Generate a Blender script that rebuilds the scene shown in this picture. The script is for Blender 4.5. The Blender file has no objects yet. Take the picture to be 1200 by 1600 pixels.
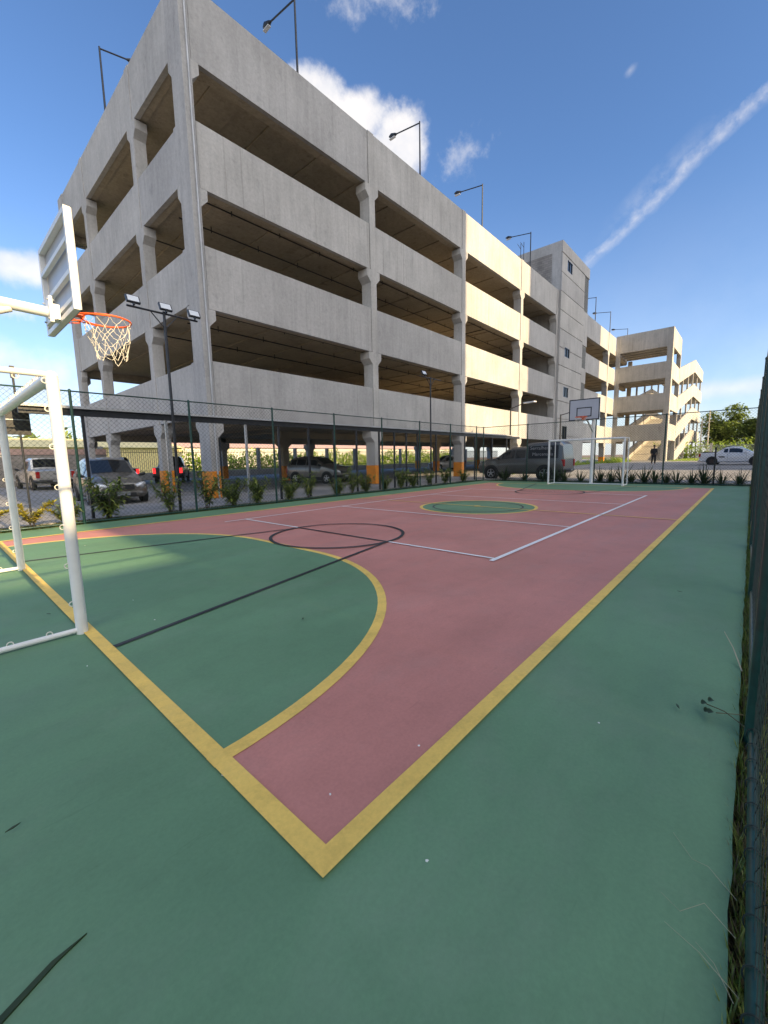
import bpy, math, random
from mathutils import Vector, Matrix
R = math.radians
C = bpy.context.scene.collection
random.seed(7)

# ------------------------------------------------------------------ materials
def newmat(name):
    m = bpy.data.materials.new(name); m.use_nodes = True
    nt = m.node_tree; b = nt.nodes['Principled BSDF']
    return m, nt, b
def nd(nt, t, **k):
    n = nt.nodes.new(t)
    for a, v in k.items():
        if a.startswith('i_'):
            n.inputs[a[2:].replace('_', ' ')].default_value = v
        else: setattr(n, a, v)
    return n
def ramp(nt, fac, stops):
    r = nt.nodes.new('ShaderNodeValToRGB')
    e = r.color_ramp.elements
    while len(e) < len(stops): e.new(0.5)
    for i, (p, c) in enumerate(stops):
        e[i].position = p; e[i].color = (*c, 1) if len(c) == 3 else c
    nt.links.new(fac, r.inputs[0]); return r
def simple(name, col, rough=.6, metal=0, var=.12, scale=6, bump=0, coat=0, spec=.5):
    m, nt, b = newmat(name)
    b.inputs['Roughness'].default_value = rough; b.inputs['Metallic'].default_value = metal
    b.inputs['Coat Weight'].default_value = coat
    b.inputs['Specular IOR Level'].default_value = spec
    tc = nd(nt, 'ShaderNodeTexCoord')
    n = nd(nt, 'ShaderNodeTexNoise'); n.inputs['Scale'].default_value = scale; n.inputs['Detail'].default_value = 6
    nt.links.new(tc.outputs['Object'], n.inputs['Vector'])
    lo = tuple(c*(1-var) for c in col); hi = tuple(min(1, c*(1+var)) for c in col)
    r = ramp(nt, n.outputs['Fac'], [(.3, lo), (.7, hi)])
    nt.links.new(r.outputs[0], b.inputs['Base Color'])
    if bump:
        bp = nd(nt, 'ShaderNodeBump'); bp.inputs['Strength'].default_value = bump; bp.inputs['Distance'].default_value = .01
        nt.links.new(n.outputs['Fac'], bp.inputs['Height']); nt.links.new(bp.outputs[0], b.inputs['Normal'])
    return m
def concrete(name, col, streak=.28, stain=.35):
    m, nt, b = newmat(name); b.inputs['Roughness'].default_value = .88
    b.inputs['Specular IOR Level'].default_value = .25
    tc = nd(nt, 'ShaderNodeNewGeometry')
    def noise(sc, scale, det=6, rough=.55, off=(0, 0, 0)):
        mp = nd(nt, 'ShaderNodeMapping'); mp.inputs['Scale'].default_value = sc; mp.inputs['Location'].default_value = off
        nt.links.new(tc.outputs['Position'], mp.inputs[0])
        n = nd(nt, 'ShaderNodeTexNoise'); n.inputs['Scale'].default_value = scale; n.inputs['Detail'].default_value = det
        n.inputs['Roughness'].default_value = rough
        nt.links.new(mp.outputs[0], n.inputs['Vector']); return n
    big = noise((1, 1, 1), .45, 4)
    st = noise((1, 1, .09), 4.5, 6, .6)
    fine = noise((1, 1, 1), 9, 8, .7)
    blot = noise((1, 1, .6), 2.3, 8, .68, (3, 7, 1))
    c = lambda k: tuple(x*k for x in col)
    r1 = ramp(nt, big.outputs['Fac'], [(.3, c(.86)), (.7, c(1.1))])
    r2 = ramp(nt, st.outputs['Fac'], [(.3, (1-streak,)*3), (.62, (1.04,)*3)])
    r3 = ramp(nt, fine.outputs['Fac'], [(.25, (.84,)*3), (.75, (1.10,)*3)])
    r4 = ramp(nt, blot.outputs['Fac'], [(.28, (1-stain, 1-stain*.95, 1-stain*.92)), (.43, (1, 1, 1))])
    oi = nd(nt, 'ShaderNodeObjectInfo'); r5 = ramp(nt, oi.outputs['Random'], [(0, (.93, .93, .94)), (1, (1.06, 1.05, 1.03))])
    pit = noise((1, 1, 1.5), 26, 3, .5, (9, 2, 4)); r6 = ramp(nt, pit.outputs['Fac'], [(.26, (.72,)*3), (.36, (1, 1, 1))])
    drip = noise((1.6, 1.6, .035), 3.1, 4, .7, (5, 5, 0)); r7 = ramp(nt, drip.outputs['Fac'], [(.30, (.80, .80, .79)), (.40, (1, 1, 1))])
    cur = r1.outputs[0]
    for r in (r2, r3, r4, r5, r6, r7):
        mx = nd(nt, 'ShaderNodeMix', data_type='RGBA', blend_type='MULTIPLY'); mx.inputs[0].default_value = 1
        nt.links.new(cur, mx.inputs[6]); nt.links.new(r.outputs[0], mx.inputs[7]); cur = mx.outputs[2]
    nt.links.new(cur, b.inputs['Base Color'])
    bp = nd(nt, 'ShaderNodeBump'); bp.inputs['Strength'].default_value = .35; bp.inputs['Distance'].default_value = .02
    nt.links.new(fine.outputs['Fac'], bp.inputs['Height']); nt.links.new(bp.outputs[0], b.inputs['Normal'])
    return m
def courtmat(name, col, rough=.62, amp=.10, worn=0.):
    m, nt, b = newmat(name); b.inputs['Roughness'].default_value = rough; b.inputs['Specular IOR Level'].default_value = .3
    tc = nd(nt, 'ShaderNodeNewGeometry')
    def noise(sc, scale, det=6, rg=.55):
        mp = nd(nt, 'ShaderNodeMapping'); mp.inputs['Scale'].default_value = sc
        nt.links.new(tc.outputs['Position'], mp.inputs[0])
        n = nd(nt, 'ShaderNodeTexNoise'); n.inputs['Scale'].default_value = scale; n.inputs['Detail'].default_value = det; n.inputs['Roughness'].default_value = rg
        nt.links.new(mp.outputs[0], n.inputs['Vector']); return n
    big = noise((1, 1, 1), .55, 5, .6); sw = noise((.35, 1.6, 1), 1.7, 6, .65); fine = noise((1, 1, 1), 60, 4, .7); mid = noise((1, 1, 1), 5, 6, .7)
    c = lambda k, w=0: tuple(x*k + w for x in col)
    cur = ramp(nt, big.outputs['Fac'], [(.3, c(1-amp)), (.7, c(1+amp, .006))]).outputs[0]
    for n, lo, hi, a, bb in ((sw, 1-amp*.9, 1+amp, .3, .7), (fine, .93, 1.06, .3, .7), (mid, 1-amp*.6-worn, 1.03, .28, .5)):
        r = ramp(nt, n.outputs['Fac'], [(a, (lo,)*3), (bb, (hi,)*3)])
        mx = nd(nt, 'ShaderNodeMix', data_type='RGBA', blend_type='MULTIPLY'); mx.inputs[0].default_value = 1
        nt.links.new(cur, mx.inputs[6]); nt.links.new(r.outputs[0], mx.inputs[7]); cur = mx.outputs[2]
    vo = nd(nt, 'ShaderNodeTexVoronoi', feature='DISTANCE_TO_EDGE'); vo.inputs['Scale'].default_value = .22
    wn = nd(nt, 'ShaderNodeTexNoise'); wn.inputs['Scale'].default_value = 1.3; wn.inputs['Detail'].default_value = 6
    nt.links.new(tc.outputs['Position'], wn.inputs['Vector'])
    va = nd(nt, 'ShaderNodeVectorMath', operation='MULTIPLY_ADD'); va.inputs[1].default_value = (1.6, 1.6, 0); nt.links.new(wn.outputs['Color'], va.inputs[0]); nt.links.new(tc.outputs['Position'], va.inputs[2])
    nt.links.new(va.outputs[0], vo.inputs['Vector'])
    cr = ramp(nt, vo.outputs['Distance'], [(.0003, (.84,)*3), (.0010, (1, 1, 1))])
    dust = noise((.8, 1.1, 1), 1.1, 9, .72); dr = ramp(nt, dust.outputs['Fac'], [(.50, (0, 0, 0)), (.72, (1, 1, 1))])
    scf = noise((.25, 3.2, 1), 6, 5, .75); sr = ramp(nt, scf.outputs['Fac'], [(.29, (.80,)*3), (.37, (1, 1, 1))])
    for r in (sr,):
        mx = nd(nt, 'ShaderNodeMix', data_type='RGBA', blend_type='MULTIPLY'); mx.inputs[0].default_value = .7
        nt.links.new(cur, mx.inputs[6]); nt.links.new(r.outputs[0], mx.inputs[7]); cur = mx.outputs[2]
    mx = nd(nt, 'ShaderNodeMix', data_type='RGBA'); dm = nd(nt, 'ShaderNodeMath', operation='MULTIPLY'); dm.inputs[1].default_value = .16
    nt.links.new(dr.outputs[0], dm.inputs[0]); nt.links.new(dm.outputs[0], mx.inputs[0]); nt.links.new(cur, mx.inputs[6]); mx.inputs[7].default_value = (.30, .30, .27, 1); cur = mx.outputs[2]
    nt.links.new(cur, b.inputs['Base Color'])
    rr = ramp(nt, sw.outputs['Fac'], [(.3, (rough-.1,)*3), (.7, (rough+.12,)*3)]); nt.links.new(rr.outputs[0], b.inputs['Roughness'])
    bp = nd(nt, 'ShaderNodeBump'); bp.inputs['Strength'].default_value = .25; bp.inputs['Distance'].default_value = .003
    nt.links.new(fine.outputs['Fac'], bp.inputs['Height']); nt.links.new(bp.outputs[0], b.inputs['Normal'])
    return m
def brickmat(name, c1, c2, mortar, scale, bw, bh, ms=.015, axis='xy', bump=.5):
    m, nt, b = newmat(name); b.inputs['Roughness'].default_value = .9
    g = nd(nt, 'ShaderNodeNewGeometry'); sx = nd(nt, 'ShaderNodeSeparateXYZ'); cx = nd(nt, 'ShaderNodeCombineXYZ')
    nt.links.new(g.outputs['Position'], sx.inputs[0])
    nt.links.new(sx.outputs['XYZ'.index(axis[0].upper())], cx.inputs[0]); nt.links.new(sx.outputs['XYZ'.index(axis[1].upper())], cx.inputs[1])
    br = nd(nt, 'ShaderNodeTexBrick'); br.inputs['Color1'].default_value = (*c1, 1); br.inputs['Color2'].default_value = (*c2, 1)
    br.inputs['Mortar'].default_value = (*mortar, 1); br.inputs['Scale'].default_value = scale
    br.inputs['Brick Width'].default_value = bw; br.inputs['Row Height'].default_value = bh; br.inputs['Mortar Size'].default_value = ms
    nt.links.new(cx.outputs[0], br.inputs['Vector'])
    n = nd(nt, 'ShaderNodeTexNoise'); n.inputs['Scale'].default_value = .8; n.inputs['Detail'].default_value = 8
    nt.links.new(g.outputs['Position'], n.inputs['Vector'])
    r = ramp(nt, n.outputs['Fac'], [(.3, (.72,)*3), (.7, (1.15,)*3)])
    mx = nd(nt, 'ShaderNodeMix', data_type='RGBA', blend_type='MULTIPLY'); mx.inputs[0].default_value = 1
    nt.links.new(br.outputs['Color'], mx.inputs[6]); nt.links.new(r.outputs[0], mx.inputs[7]); nt.links.new(mx.outputs[2], b.inputs['Base Color'])
    bp = nd(nt, 'ShaderNodeBump'); bp.invert = True; bp.inputs['Strength'].default_value = bump; bp.inputs['Distance'].default_value = .01
    nt.links.new(br.outputs['Fac'], bp.inputs['Height']); nt.links.new(bp.outputs[0], b.inputs['Normal'])
    return m
def leafmat(name, cols, rough=.5, trans=.35):
    m, nt, b = newmat(name); b.inputs['Roughness'].default_value = rough
    g = nd(nt, 'ShaderNodeNewGeometry')
    n = nd(nt, 'ShaderNodeTexNoise'); n.inputs['Scale'].default_value = 3.1; n.inputs['Detail'].default_value = 3
    nt.links.new(g.outputs['Position'], n.inputs['Vector'])
    ad = nd(nt, 'ShaderNodeMath', operation='ADD'); ml = nd(nt, 'ShaderNodeMath', operation='MULTIPLY'); ml.inputs[1].default_value = .5
    nt.links.new(g.outputs['Random Per Island'], ml.inputs[0]); nt.links.new(ml.outputs[0], ad.inputs[0])
    m2 = nd(nt, 'ShaderNodeMath', operation='MULTIPLY'); m2.inputs[1].default_value = .55
    nt.links.new(n.outputs['Fac'], m2.inputs[0]); nt.links.new(m2.outputs[0], ad.inputs[1])
    k = len(cols)-1
    r = ramp(nt, ad.outputs[0], [(.15+.7*i/k, c) for i, c in enumerate(cols)])
    nt.links.new(r.outputs[0], b.inputs['Base Color'])
    if trans:
        t = nd(nt, 'ShaderNodeBsdfTranslucent'); nt.links.new(r.outputs[0], t.inputs['Color'])
        mx = nd(nt, 'ShaderNodeMixShader'); mx.inputs[0].default_value = trans
        out = nt.nodes['Material Output']
        nt.links.new(b.outputs[0], mx.inputs[1]); nt.links.new(t.outputs[0], mx.inputs[2]); nt.links.new(mx.outputs[0], out.inputs['Surface'])
    return m

M = {}
M['conc'] = concrete('precast_concrete', (.455, .445, .43), .12, .22)
M['conc_in'] = concrete('soffit_concrete', (.44, .38, .29), .12, .35)  # warm tint puts bounced sunlight into the concrete colour
M['conc_wing'] = concrete('ramp_concrete', (.50, .47, .42), .15, .25)
M['orange'] = simple('orange_paint', (.80, .27, .02), .55, var=.15, scale=3)
M['green'] = courtmat('court_green', (.128, .250, .138))
M['red'] = courtmat('court_red', (.53, .225, .185))
M['yellow'] = courtmat('yellow_line_paint', (.84, .57, .135), amp=.10, worn=.14)
M['white_line'] = courtmat('white_line_paint', (.86, .85, .83), amp=.05)
M['black_line'] = courtmat('black_line_paint', (.035, .04, .042), amp=.2)
M['white_metal'] = simple('white_paint_metal', (.80, .79, .76), .38, var=.06, scale=9)
M['fence_green'] = simple('fence_green_metal', (.008, .045, .035), .35, var=.3, scale=20)
M['wire'] = simple('fence_wire', (.010, .022, .018), .7, var=.2, scale=30)
M['dark_metal'] = simple('dark_metal', (.02, .022, .028), .45, var=.3, scale=8)
M['galv'] = simple('galvanised_metal', (.42, .44, .46), .4, .6, .15, 10)
M['pale_sheet'] = simple('pale_sheet_metal', (.45, .46, .47), .5, .2, .15, 2)
M['lamp_glass'] = simple('lamp_glass', (.72, .74, .76), .15, var=.05)
M['rim_orange'] = simple('rim_orange', (.85, .13, .025), .4, var=.12, scale=20)
M['cord'] = simple('net_cord', (.78, .74, .64), .9, var=.12, scale=40)
M['board_white'] = simple('board_panel', (.46, .47, .50), .3, var=.05, scale=3)
M['black_paint'] = simple('black_paint', (.015, .015, .018), .4)
M['pavers'] = brickmat('grey_pavers', (.33, .32, .315), (.27, .265, .26), (.17, .165, .16), 1, .22, .11, .006, 'xy', .3)
M['asphalt'] = simple('asphalt', (.13, .128, .125), .9, var=.25, scale=2.5, bump=.3)
M['block'] = brickmat('concrete_block', (.36, .33, .30), (.27, .25, .23), (.2, .19, .18), 1, .40, .20, .014, 'yz')
M['blockx'] = brickmat('grey_block_wall', (.36, .31, .27), (.29, .26, .23), (.22, .2, .18), 1, .40, .20, .012, 'xz')
M['soil'] = simple('dry_soil', (.17, .125, .085), .95, var=.4, scale=5, bump=.8)
M['grass'] = leafmat('grass_blades', [(.03, .05, .012), (.07, .11, .022), (.16, .16, .05)], .6)
M['drygrass'] = leafmat('dry_grass', [(.06, .06, .02), (.16, .13, .06), (.34, .29, .18)], .7)
M['leaf'] = leafmat('bush_leaves', [(.06, .10, .02), (.17, .25, .045), (.42, .44, .11)], .4)
M['leaf_dark'] = leafmat('dark_spiky_leaves', [(.012, .025, .010), (.03, .055, .02), (.06, .09, .03)], .4, .25)
M['leaf_yellow'] = leafmat('yellow_leaves', [(.25, .27, .03), (.55, .48, .06), (.72, .62, .12)], .45)
M['leaf_tree'] = leafmat('tree_leaves', [(.08, .12, .025), (.20, .27, .05), (.36, .42, .11)], .5)
M['leaf_hedge'] = leafmat('hedge_leaves', [(.12, .22, .025), (.30, .42, .04), (.48, .58, .08)], .5)
M['straw'] = simple('straw', (.42, .37, .25), .8)
M['leaf_field'] = simple('field_grass', (.12, .17, .035), .9, var=.35, scale=.6)
M['bark'] = simple('bark', (.12, .09, .065), .9, var=.3, scale=12, bump=.8)
M['tyre'] = simple('tyre_rubber', (.014, .014, .014), .8)
M['alloy'] = simple('alloy_rim', (.45, .46, .48), .3, .9, .1)
M['dark_rim'] = simple('dark_steel_rim', (.06, .03, .03), .5, .2)
M['glass'] = simple('car_glass', (.012, .015, .02), .06, 0, .1, 2, spec=.9)
M['plastic'] = simple('black_plastic', (.02, .02, .021), .55)
M['head_lamp'] = simple('head_lamp_lens', (.7, .72, .75), .1, .3, .15, 20)
M['plate'] = simple('plate_grey', (.22, .23, .24), .5)
M['chrome'] = simple('chrome', (.75, .75, .75), .15, 1, .05)
def carpaint(n, c, metal=.5): return simple(n, c, .32, metal, .04, 2, coat=.7)
M['silver'] = carpaint('champagne_silver_paint', (.17, .158, .14))
M['silver2'] = carpaint('light_silver_paint', (.5, .49, .47))
M['grey'] = carpaint('warm_grey_paint', (.22, .21, .195))
M['white_car'] = carpaint('white_car_paint', (.72, .73, .76), 0)
M['black_car'] = carpaint('black_car_paint', (.012, .012, .014), .2)
M['darkgreycar'] = carpaint('dark_silver_paint', (.13, .127, .12))
M['sign_grey'] = simple('grey_lettering', (.3, .3, .3), .6)
def emis(name, col, s):
    m, nt, b = newmat(name); b.inputs['Base Color'].default_value = (*col, 1)
    b.inputs['Emission Color'].default_value = (*col, 1); b.inputs['Emission Strength'].default_value = s; return m
M['tail_lit'] = emis('lit_tail_lamp', (1, .03, .03), .9)
M['tail'] = simple('tail_lamp', (.35, .01, .012), .15)
M['skin'] = simple('skin', (.25, .14, .09), .6)
M['cloth'] = simple('dark_clothing', (.018, .019, .024), .9)
M['hair'] = simple('dark_hair', (.01, .009, .008), .8)
M['cream'] = simple('cream_render', (.62, .58, .5), .85, var=.08, scale=.5)
M['white_render'] = simple('white_render', (.74, .73, .70), .85, var=.06, scale=.5)
M['yellow_wall'] = simple('pale_yellow_wall', (.74, .62, .30), .85, var=.08, scale=.4)
M['pink'] = simple('pinkish_render', (.5, .33, .27), .85, var=.1, scale=1)
M['window'] = simple('window_glass', (.03, .035, .042), .12, 0, .3, 2)
M['louver'] = simple('grey_louver', (.20, .205, .20), .7, var=.15, scale=4)
M['banner'] = simple('banner_white', (.70, .70, .66), .7)

# ------------------------------------------------------------------ mesh builder
class MB:
    def __init__(s): s.v = []; s.f = []; s.sm = []
    def quad(s, *p, smooth=False):
        n = len(s.v); s.v += [tuple(q) for q in p]; s.f.append(tuple(range(n, n+len(p)))); s.sm.append(smooth); return s
    def box(s, x0, x1, y0, y1, z0, z1):
        n = len(s.v)
        s.v += [(x, y, z) for x in (x0, x1) for y in (y0, y1) for z in (z0, z1)]
        for f in ((0, 1, 3, 2), (4, 6, 7, 5), (0, 4, 5, 1), (2, 3, 7, 6), (0, 2, 6, 4), (1, 5, 7, 3)):
            s.f.append(tuple(n+i for i in f)); s.sm.append(False)
        return s
    def prism(s, poly, axis, a, b):
        # poly of 2-D points, extruded along axis from a to b
        def P(u, v, w): return {'x': (w, u, v), 'y': (u, w, v), 'z': (u, v, w)}[axis]
        n = len(s.v); k = len(poly)
        s.v += [P(u, v, a) for u, v in poly] + [P(u, v, b) for u, v in poly]
        s.f.append(tuple(range(n, n+k))); s.sm.append(False)
        s.f.append(tuple(range(n+2*k-1, n+k-1, -1))); s.sm.append(False)
        for i in range(k):
            j = (i+1) % k; s.f.append((n+j, n+i, n+k+i, n+k+j)); s.sm.append(False)
        return s
    def tube(s, pts, r, n=8, r2=None, closed=False, cap=True, smooth=True):
        pts = [Vector(p) for p in pts]; k = len(pts); base = len(s.v)
        up = None
        for i, p in enumerate(pts):
            if closed: t = pts[(i+1) % k]-pts[i-1]
            else: t = pts[min(i+1, k-1)]-pts[max(i-1, 0)]
            if t.length < 1e-9: t = Vector((0, 0, 1))
            t.normalize()
            if up is None:
                up = Vector((0, 0, 1)) if abs(t.z) < .9 else Vector((1, 0, 0))
            a = t.cross(up)
            if a.length < 1e-4: up = Vector((1, 0, 0)) if abs(t.x) < .9 else Vector((0, 1, 0)); a = t.cross(up)
            a.normalize(); b = a.cross(t); b.normalize(); up = b
            rr = r if r2 is None else r + (r2-r)*i/max(1, k-1)
            if isinstance(r, (list, tuple)): rr = r[i]
            for j in range(n):
                an = 2*math.pi*j/n
                s.v.append(tuple(p + a*math.cos(an)*rr + b*math.sin(an)*rr))
        for i in range(k if closed else k-1):
            for j in range(n):
                i2 = (i+1) % k; j2 = (j+1) % n
                s.f.append((base+i*n+j, base+i*n+j2, base+i2*n+j2, base+i2*n+j)); s.sm.append(smooth)
        if cap and not closed:
            s.f.append(tuple(base+j for j in range(n-1, -1, -1))); s.sm.append(False)
            s.f.append(tuple(base+(k-1)*n+j for j in range(n))); s.sm.append(False)
        return s
    def cyl(s, p0, p1, r, n=12, r2=None): return s.tube([p0, p1], r, n, r2)
    def lathe(s, prof, c=(0, 0, 0), n=24, axis='z'):
        base = len(s.v)
        for r, h in prof:
            for j in range(n):
                a = 2*math.pi*j/n; u, v = r*math.cos(a), r*math.sin(a)
                q = {'z': (u, v, h), 'y': (u, h, v), 'x': (h, u, v)}[axis]
                s.v.append((c[0]+q[0], c[1]+q[1], c[2]+q[2]))
        for i in range(len(prof)-1):
            for j in range(n):
                j2 = (j+1) % n
                s.f.append((base+i*n+j, base+i*n+j2, base+(i+1)*n+j2, base+(i+1)*n+j)); s.sm.append(True)
        return s
    def build(s, name, mat, parent=None, org=(0, 0, 0), sharp=40):
        me = bpy.data.meshes.new(name)
        me.from_pydata([(a-org[0], b-org[1], c-org[2]) for a, b, c in s.v], [], s.f)
        me.polygons.foreach_set('use_smooth', s.sm)
        me.update()
        if any(s.sm): me.set_sharp_from_angle(angle=R(sharp))
        me.materials.append(mat if not isinstance(mat, str) else M[mat])
        o = bpy.data.objects.new(name, me); C.objects.link(o)
        if parent is not None: o.parent = parent
        return o
def tag(o, label=None, cat=None, group=None, kind=None):
    if label: o['label'] = label
    if cat: o['category'] = cat
    if group: o['group'] = group
    if kind: o['kind'] = kind
    return o
def thing(name, label, cat, loc=(0, 0, 0), rz=0, group=None):
    o = bpy.data.objects.new(name, None); C.objects.link(o); o.location = loc; o.rotation_euler = (0, 0, rz)
    o.empty_display_size = .2
    return tag(o, label, cat, group)
def dup(root, loc, rz, label, scale=None, group=None):
    r = root.copy(); C.objects.link(r); r.location = loc; r.rotation_euler = (0, 0, rz); r['label'] = label
    if group: r['group'] = group
    if scale: r.scale = scale
    for ch in list(root.children):
        c = ch.copy(); C.objects.link(c); c.parent = r
        for g in list(ch.children):
            d = g.copy(); C.objects.link(d); d.parent = c
    return r
def sheet(name, poly, z, mat, parent=None):
    m = MB(); m.quad(*[(x, y, z) for x, y in poly]); return m.build(name, mat, parent)

# ------------------------------------------------------------------ ground
g = MB(); g.quad((-500, -500, -.06), (900, -500, -.06), (900, 900, -.06), (-500, 900, -.06))
tag(g.build('ground', M['soil']), kind='structure')
sh = MB(); sh.quad((-60, 10.75, -.03), (130, 10.75, -.03), (130, 36, -.03), (-60, 36, -.03))
sh.quad((21.3, -30, -.03), (27, -30, -.03), (27, 10.75, -.03), (21.3, 10.75, -.03))
sh.quad((27, -30, -.03), (44, -30, .27), (44, 13.6, .27), (27, 13.6, -.03)); sh.quad((44, -30, .27), (160, -30, .27), (160, 13.3, .27), (44, 13.3, .27))
tag(sh.build('parking_pavement', M['pavers']), kind='structure')
# kerb between planting strip and pavement
k = MB(); k.box(-20, 21.4, 10.70, 10.80, -.06, .03); k.box(21.3, 21.4, -20, 10.70, -.06, .03)
tag(k.build('kerb', M['conc']), kind='structure')
st = MB(); st.quad((-20, 10.08, -.035), (20.6, 10.08, -.035), (20.6, 10.70, -.035), (-20, 10.70, -.035))
st.quad((20.0, -12, -.034), (21.3, -12, -.034), (21.3, 10.08, -.034), (20.0, 10.08, -.034))
tag(st.build('planting_strip', M['soil']), kind='structure')

# ------------------------------------------------------------------ court
PX0, PX1, PY0, PY1 = -3.2, 19.97, -.955, 10.07
pad = MB()
# slightly ragged right edge of the slab
N = 160
edge = [(PX0+(PX1-PX0)*i/N, PY0+random.uniform(-.006, .006)) for i in range(N+1)]
poly = edge + [(PX1, PY1), (PX0, PY1)]
pad.prism(poly, 'z', -.10, 0)
court = pad.build('court_surface', M['green']); tag(court, kind='structure')
CL, CWID, CY = 18.22, 8.86, 4.43
def strip(x0, x1, y0, y1, z, mat, name):
    sheet(name, [(x0, y0), (x1, y0), (x1, y1), (x0, y1)], z, mat, court)
LW = .08
z1, z2, z3, z4, z5 = .004, .008, .012, .016, .020
strip(.035, CL-.035, .035, CWID-.035, z1, M['red'], 'red_playing_area')
def dpoly(r, sep, x0, sgn, n=28):
    c1, c2 = CY-sep, CY+sep; pts = []
    for i in range(n+1):
        a = -math.pi/2 + (math.pi/2)*i/n; pts.append((x0+sgn*r*math.cos(a), c1+r*math.sin(a)))
    for i in range(n+1):
        a = (math.pi/2)*i/n; pts.append((x0+sgn*r*math.cos(a), c2+r*math.sin(a)))
    return pts
def band(outer, inner, z, mat, name, closed=False):
    m = MB(); k = len(outer)
    for i in range(k if closed else k-1):
        j = (i+1) % k
        m.quad((*outer[i], z), (*outer[j], z), (*inner[j], z), (*inner[i], z))
    return m.build(name, mat, court)
for x0, sg in ((0, 1), (CL, -1)):
    o_ = dpoly(2.97, .74, x0, sg); i_ = dpoly(2.97-LW, .74, x0, sg)
    sheet('green_goal_area', i_, z2, M['green'], court)
    band(o_, i_, z2, M['yellow'], 'goal_area_line')
# centre circle
CXC = 8.98
def ring(cx, cy, r0, r1, z, mat, name, n=72):
    o_ = [(cx+r1*math.cos(2*math.pi*i/n), cy+r1*math.sin(2*math.pi*i/n)) for i in range(n)]
    i_ = [(cx+r0*math.cos(2*math.pi*i/n), cy+r0*math.sin(2*math.pi*i/n)) for i in range(n)]
    band(o_, i_, z, mat, name, True); return i_
ci = ring(CXC, CY, 1.44, 1.52, z2, M['yellow'], 'centre_circle_line')
sheet('green_centre_circle', ci, z2, M['green'], court)
ring(CXC, CY, 1.13, 1.18, z3, M['black_line'], 'inner_circle_line')
# yellow boundary + halfway
strip(0, CL, 0, LW, z3, M['yellow'], 'side_line'); strip(0, CL, CWID-LW, CWID, z3, M['yellow'], 'side_line')
strip(0, LW, LW, CWID-LW, z3, M['yellow'], 'end_line'); strip(CL-LW, CL, LW, CWID-LW, z3, M['yellow'], 'end_line')
strip(CXC-.025, CXC+.025, LW, CWID-LW, z4, M['yellow'], 'halfway_line')
m = MB(); m.lathe([(0, 0), (.09, 0)], (CXC, CY, z5), 20); m.build('centre_spot', M['yellow'], court)
# white volleyball court
vx0, vx1, vy0, vy1 = 4.06, 14.15, 1.435, 7.58
h = .025
strip(vx0-.14, vx1+.05, vy0-h*1.3, vy0+h*1.3, z4, M['white_line'], 'white_side_line')
strip(vx0-.5, vx1+.05, vy1-h, vy1+h, z4, M['white_line'], 'white_side_line')
for x in (7.01, 11.3, vx1): strip(x-h, x+h, vy0+h*1.3, vy1-h, z4, M['white_line'], 'white_cross_line')
# end line broken where the black free-throw line takes its place
ry = 1.14
strip(vx0-h, vx0+h, vy0+h*1.3, CY-ry, z4, M['white_line'], 'white_cross_line')
strip(vx0-h, vx0+h, CY+ry, vy1-h, z4, M['white_line'], 'white_cross_line')
# black basketball key
for x0, sg in ((0, 1), (CL, -1)):
    xf = x0+sg*vx0
    strip(min(xf-h, xf+h), max(xf-h, xf+h), CY-ry, CY+ry, z4, M['black_line'], 'free_throw_line')
    ring(xf-sg*.02, CY, ry-.02, ry+.035, z5, M['black_line'], 'free_throw_circle')
    for s in (-1, 1):
        a = Vector((x0+sg*LW, CY+s*2.02)); b = Vector((xf+sg*.0, CY+s*1.14)); d = (b-a).normalized(); nn = Vector((-d.y, d.x))*.025
        sheet('key_line', [tuple(a+nn), tuple(b+nn), tuple(b-nn), tuple(a-nn)], z4, M['black_line'], court)

# ------------------------------------------------------------------ chain link fences
def chain(p0, p1, zb, zt, pitch, r, name, parent, org, side=0):
    """diamond mesh in the vertical plane through p0-p1"""
    p0 = Vector((*p0, 0)); p1 = Vector((*p1, 0)); L = (p1-p0).length; d = (p1-p0)/L; nrm = Vector((-d.y, d.x, 0))
    H = zt-zb; m = MB()
    off = 1e-3
    k = int((L+H)/pitch)+1
    for sgn in (1, -1):
        for i in range(-int(H/pitch)-1, int(L/pitch)+2):
            u0 = i*pitch; 
            # line u = u0 + t, z = t (sgn=1) ; u = u0 + H - t (sgn=-1)
            t0, t1 = 0, H
            if sgn == 1:
                t0 = max(0, -u0); t1 = min(H, L-u0)
                if t1-t0 < .01: continue
                a = (u0+t0, t0); b = (u0+t1, t1)
            else:
                t0 = max(0, u0+H-L); t1 = min(H, u0+H)
                if t1-t0 < .01: continue
                a = (u0+H-t0, t0); b = (u0+H-t1, t1)
            A = p0+d*a[0]+Vector((0, 0, zb+a[1]))+nrm*off*sgn; B = p0+d*b[0]+Vector((0, 0, zb+b[1]))+nrm*off*sgn
            m.tube([A, B], r, 3, cap=False, smooth=False)
    return m.build(name, M['wire'], parent, org)
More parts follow.
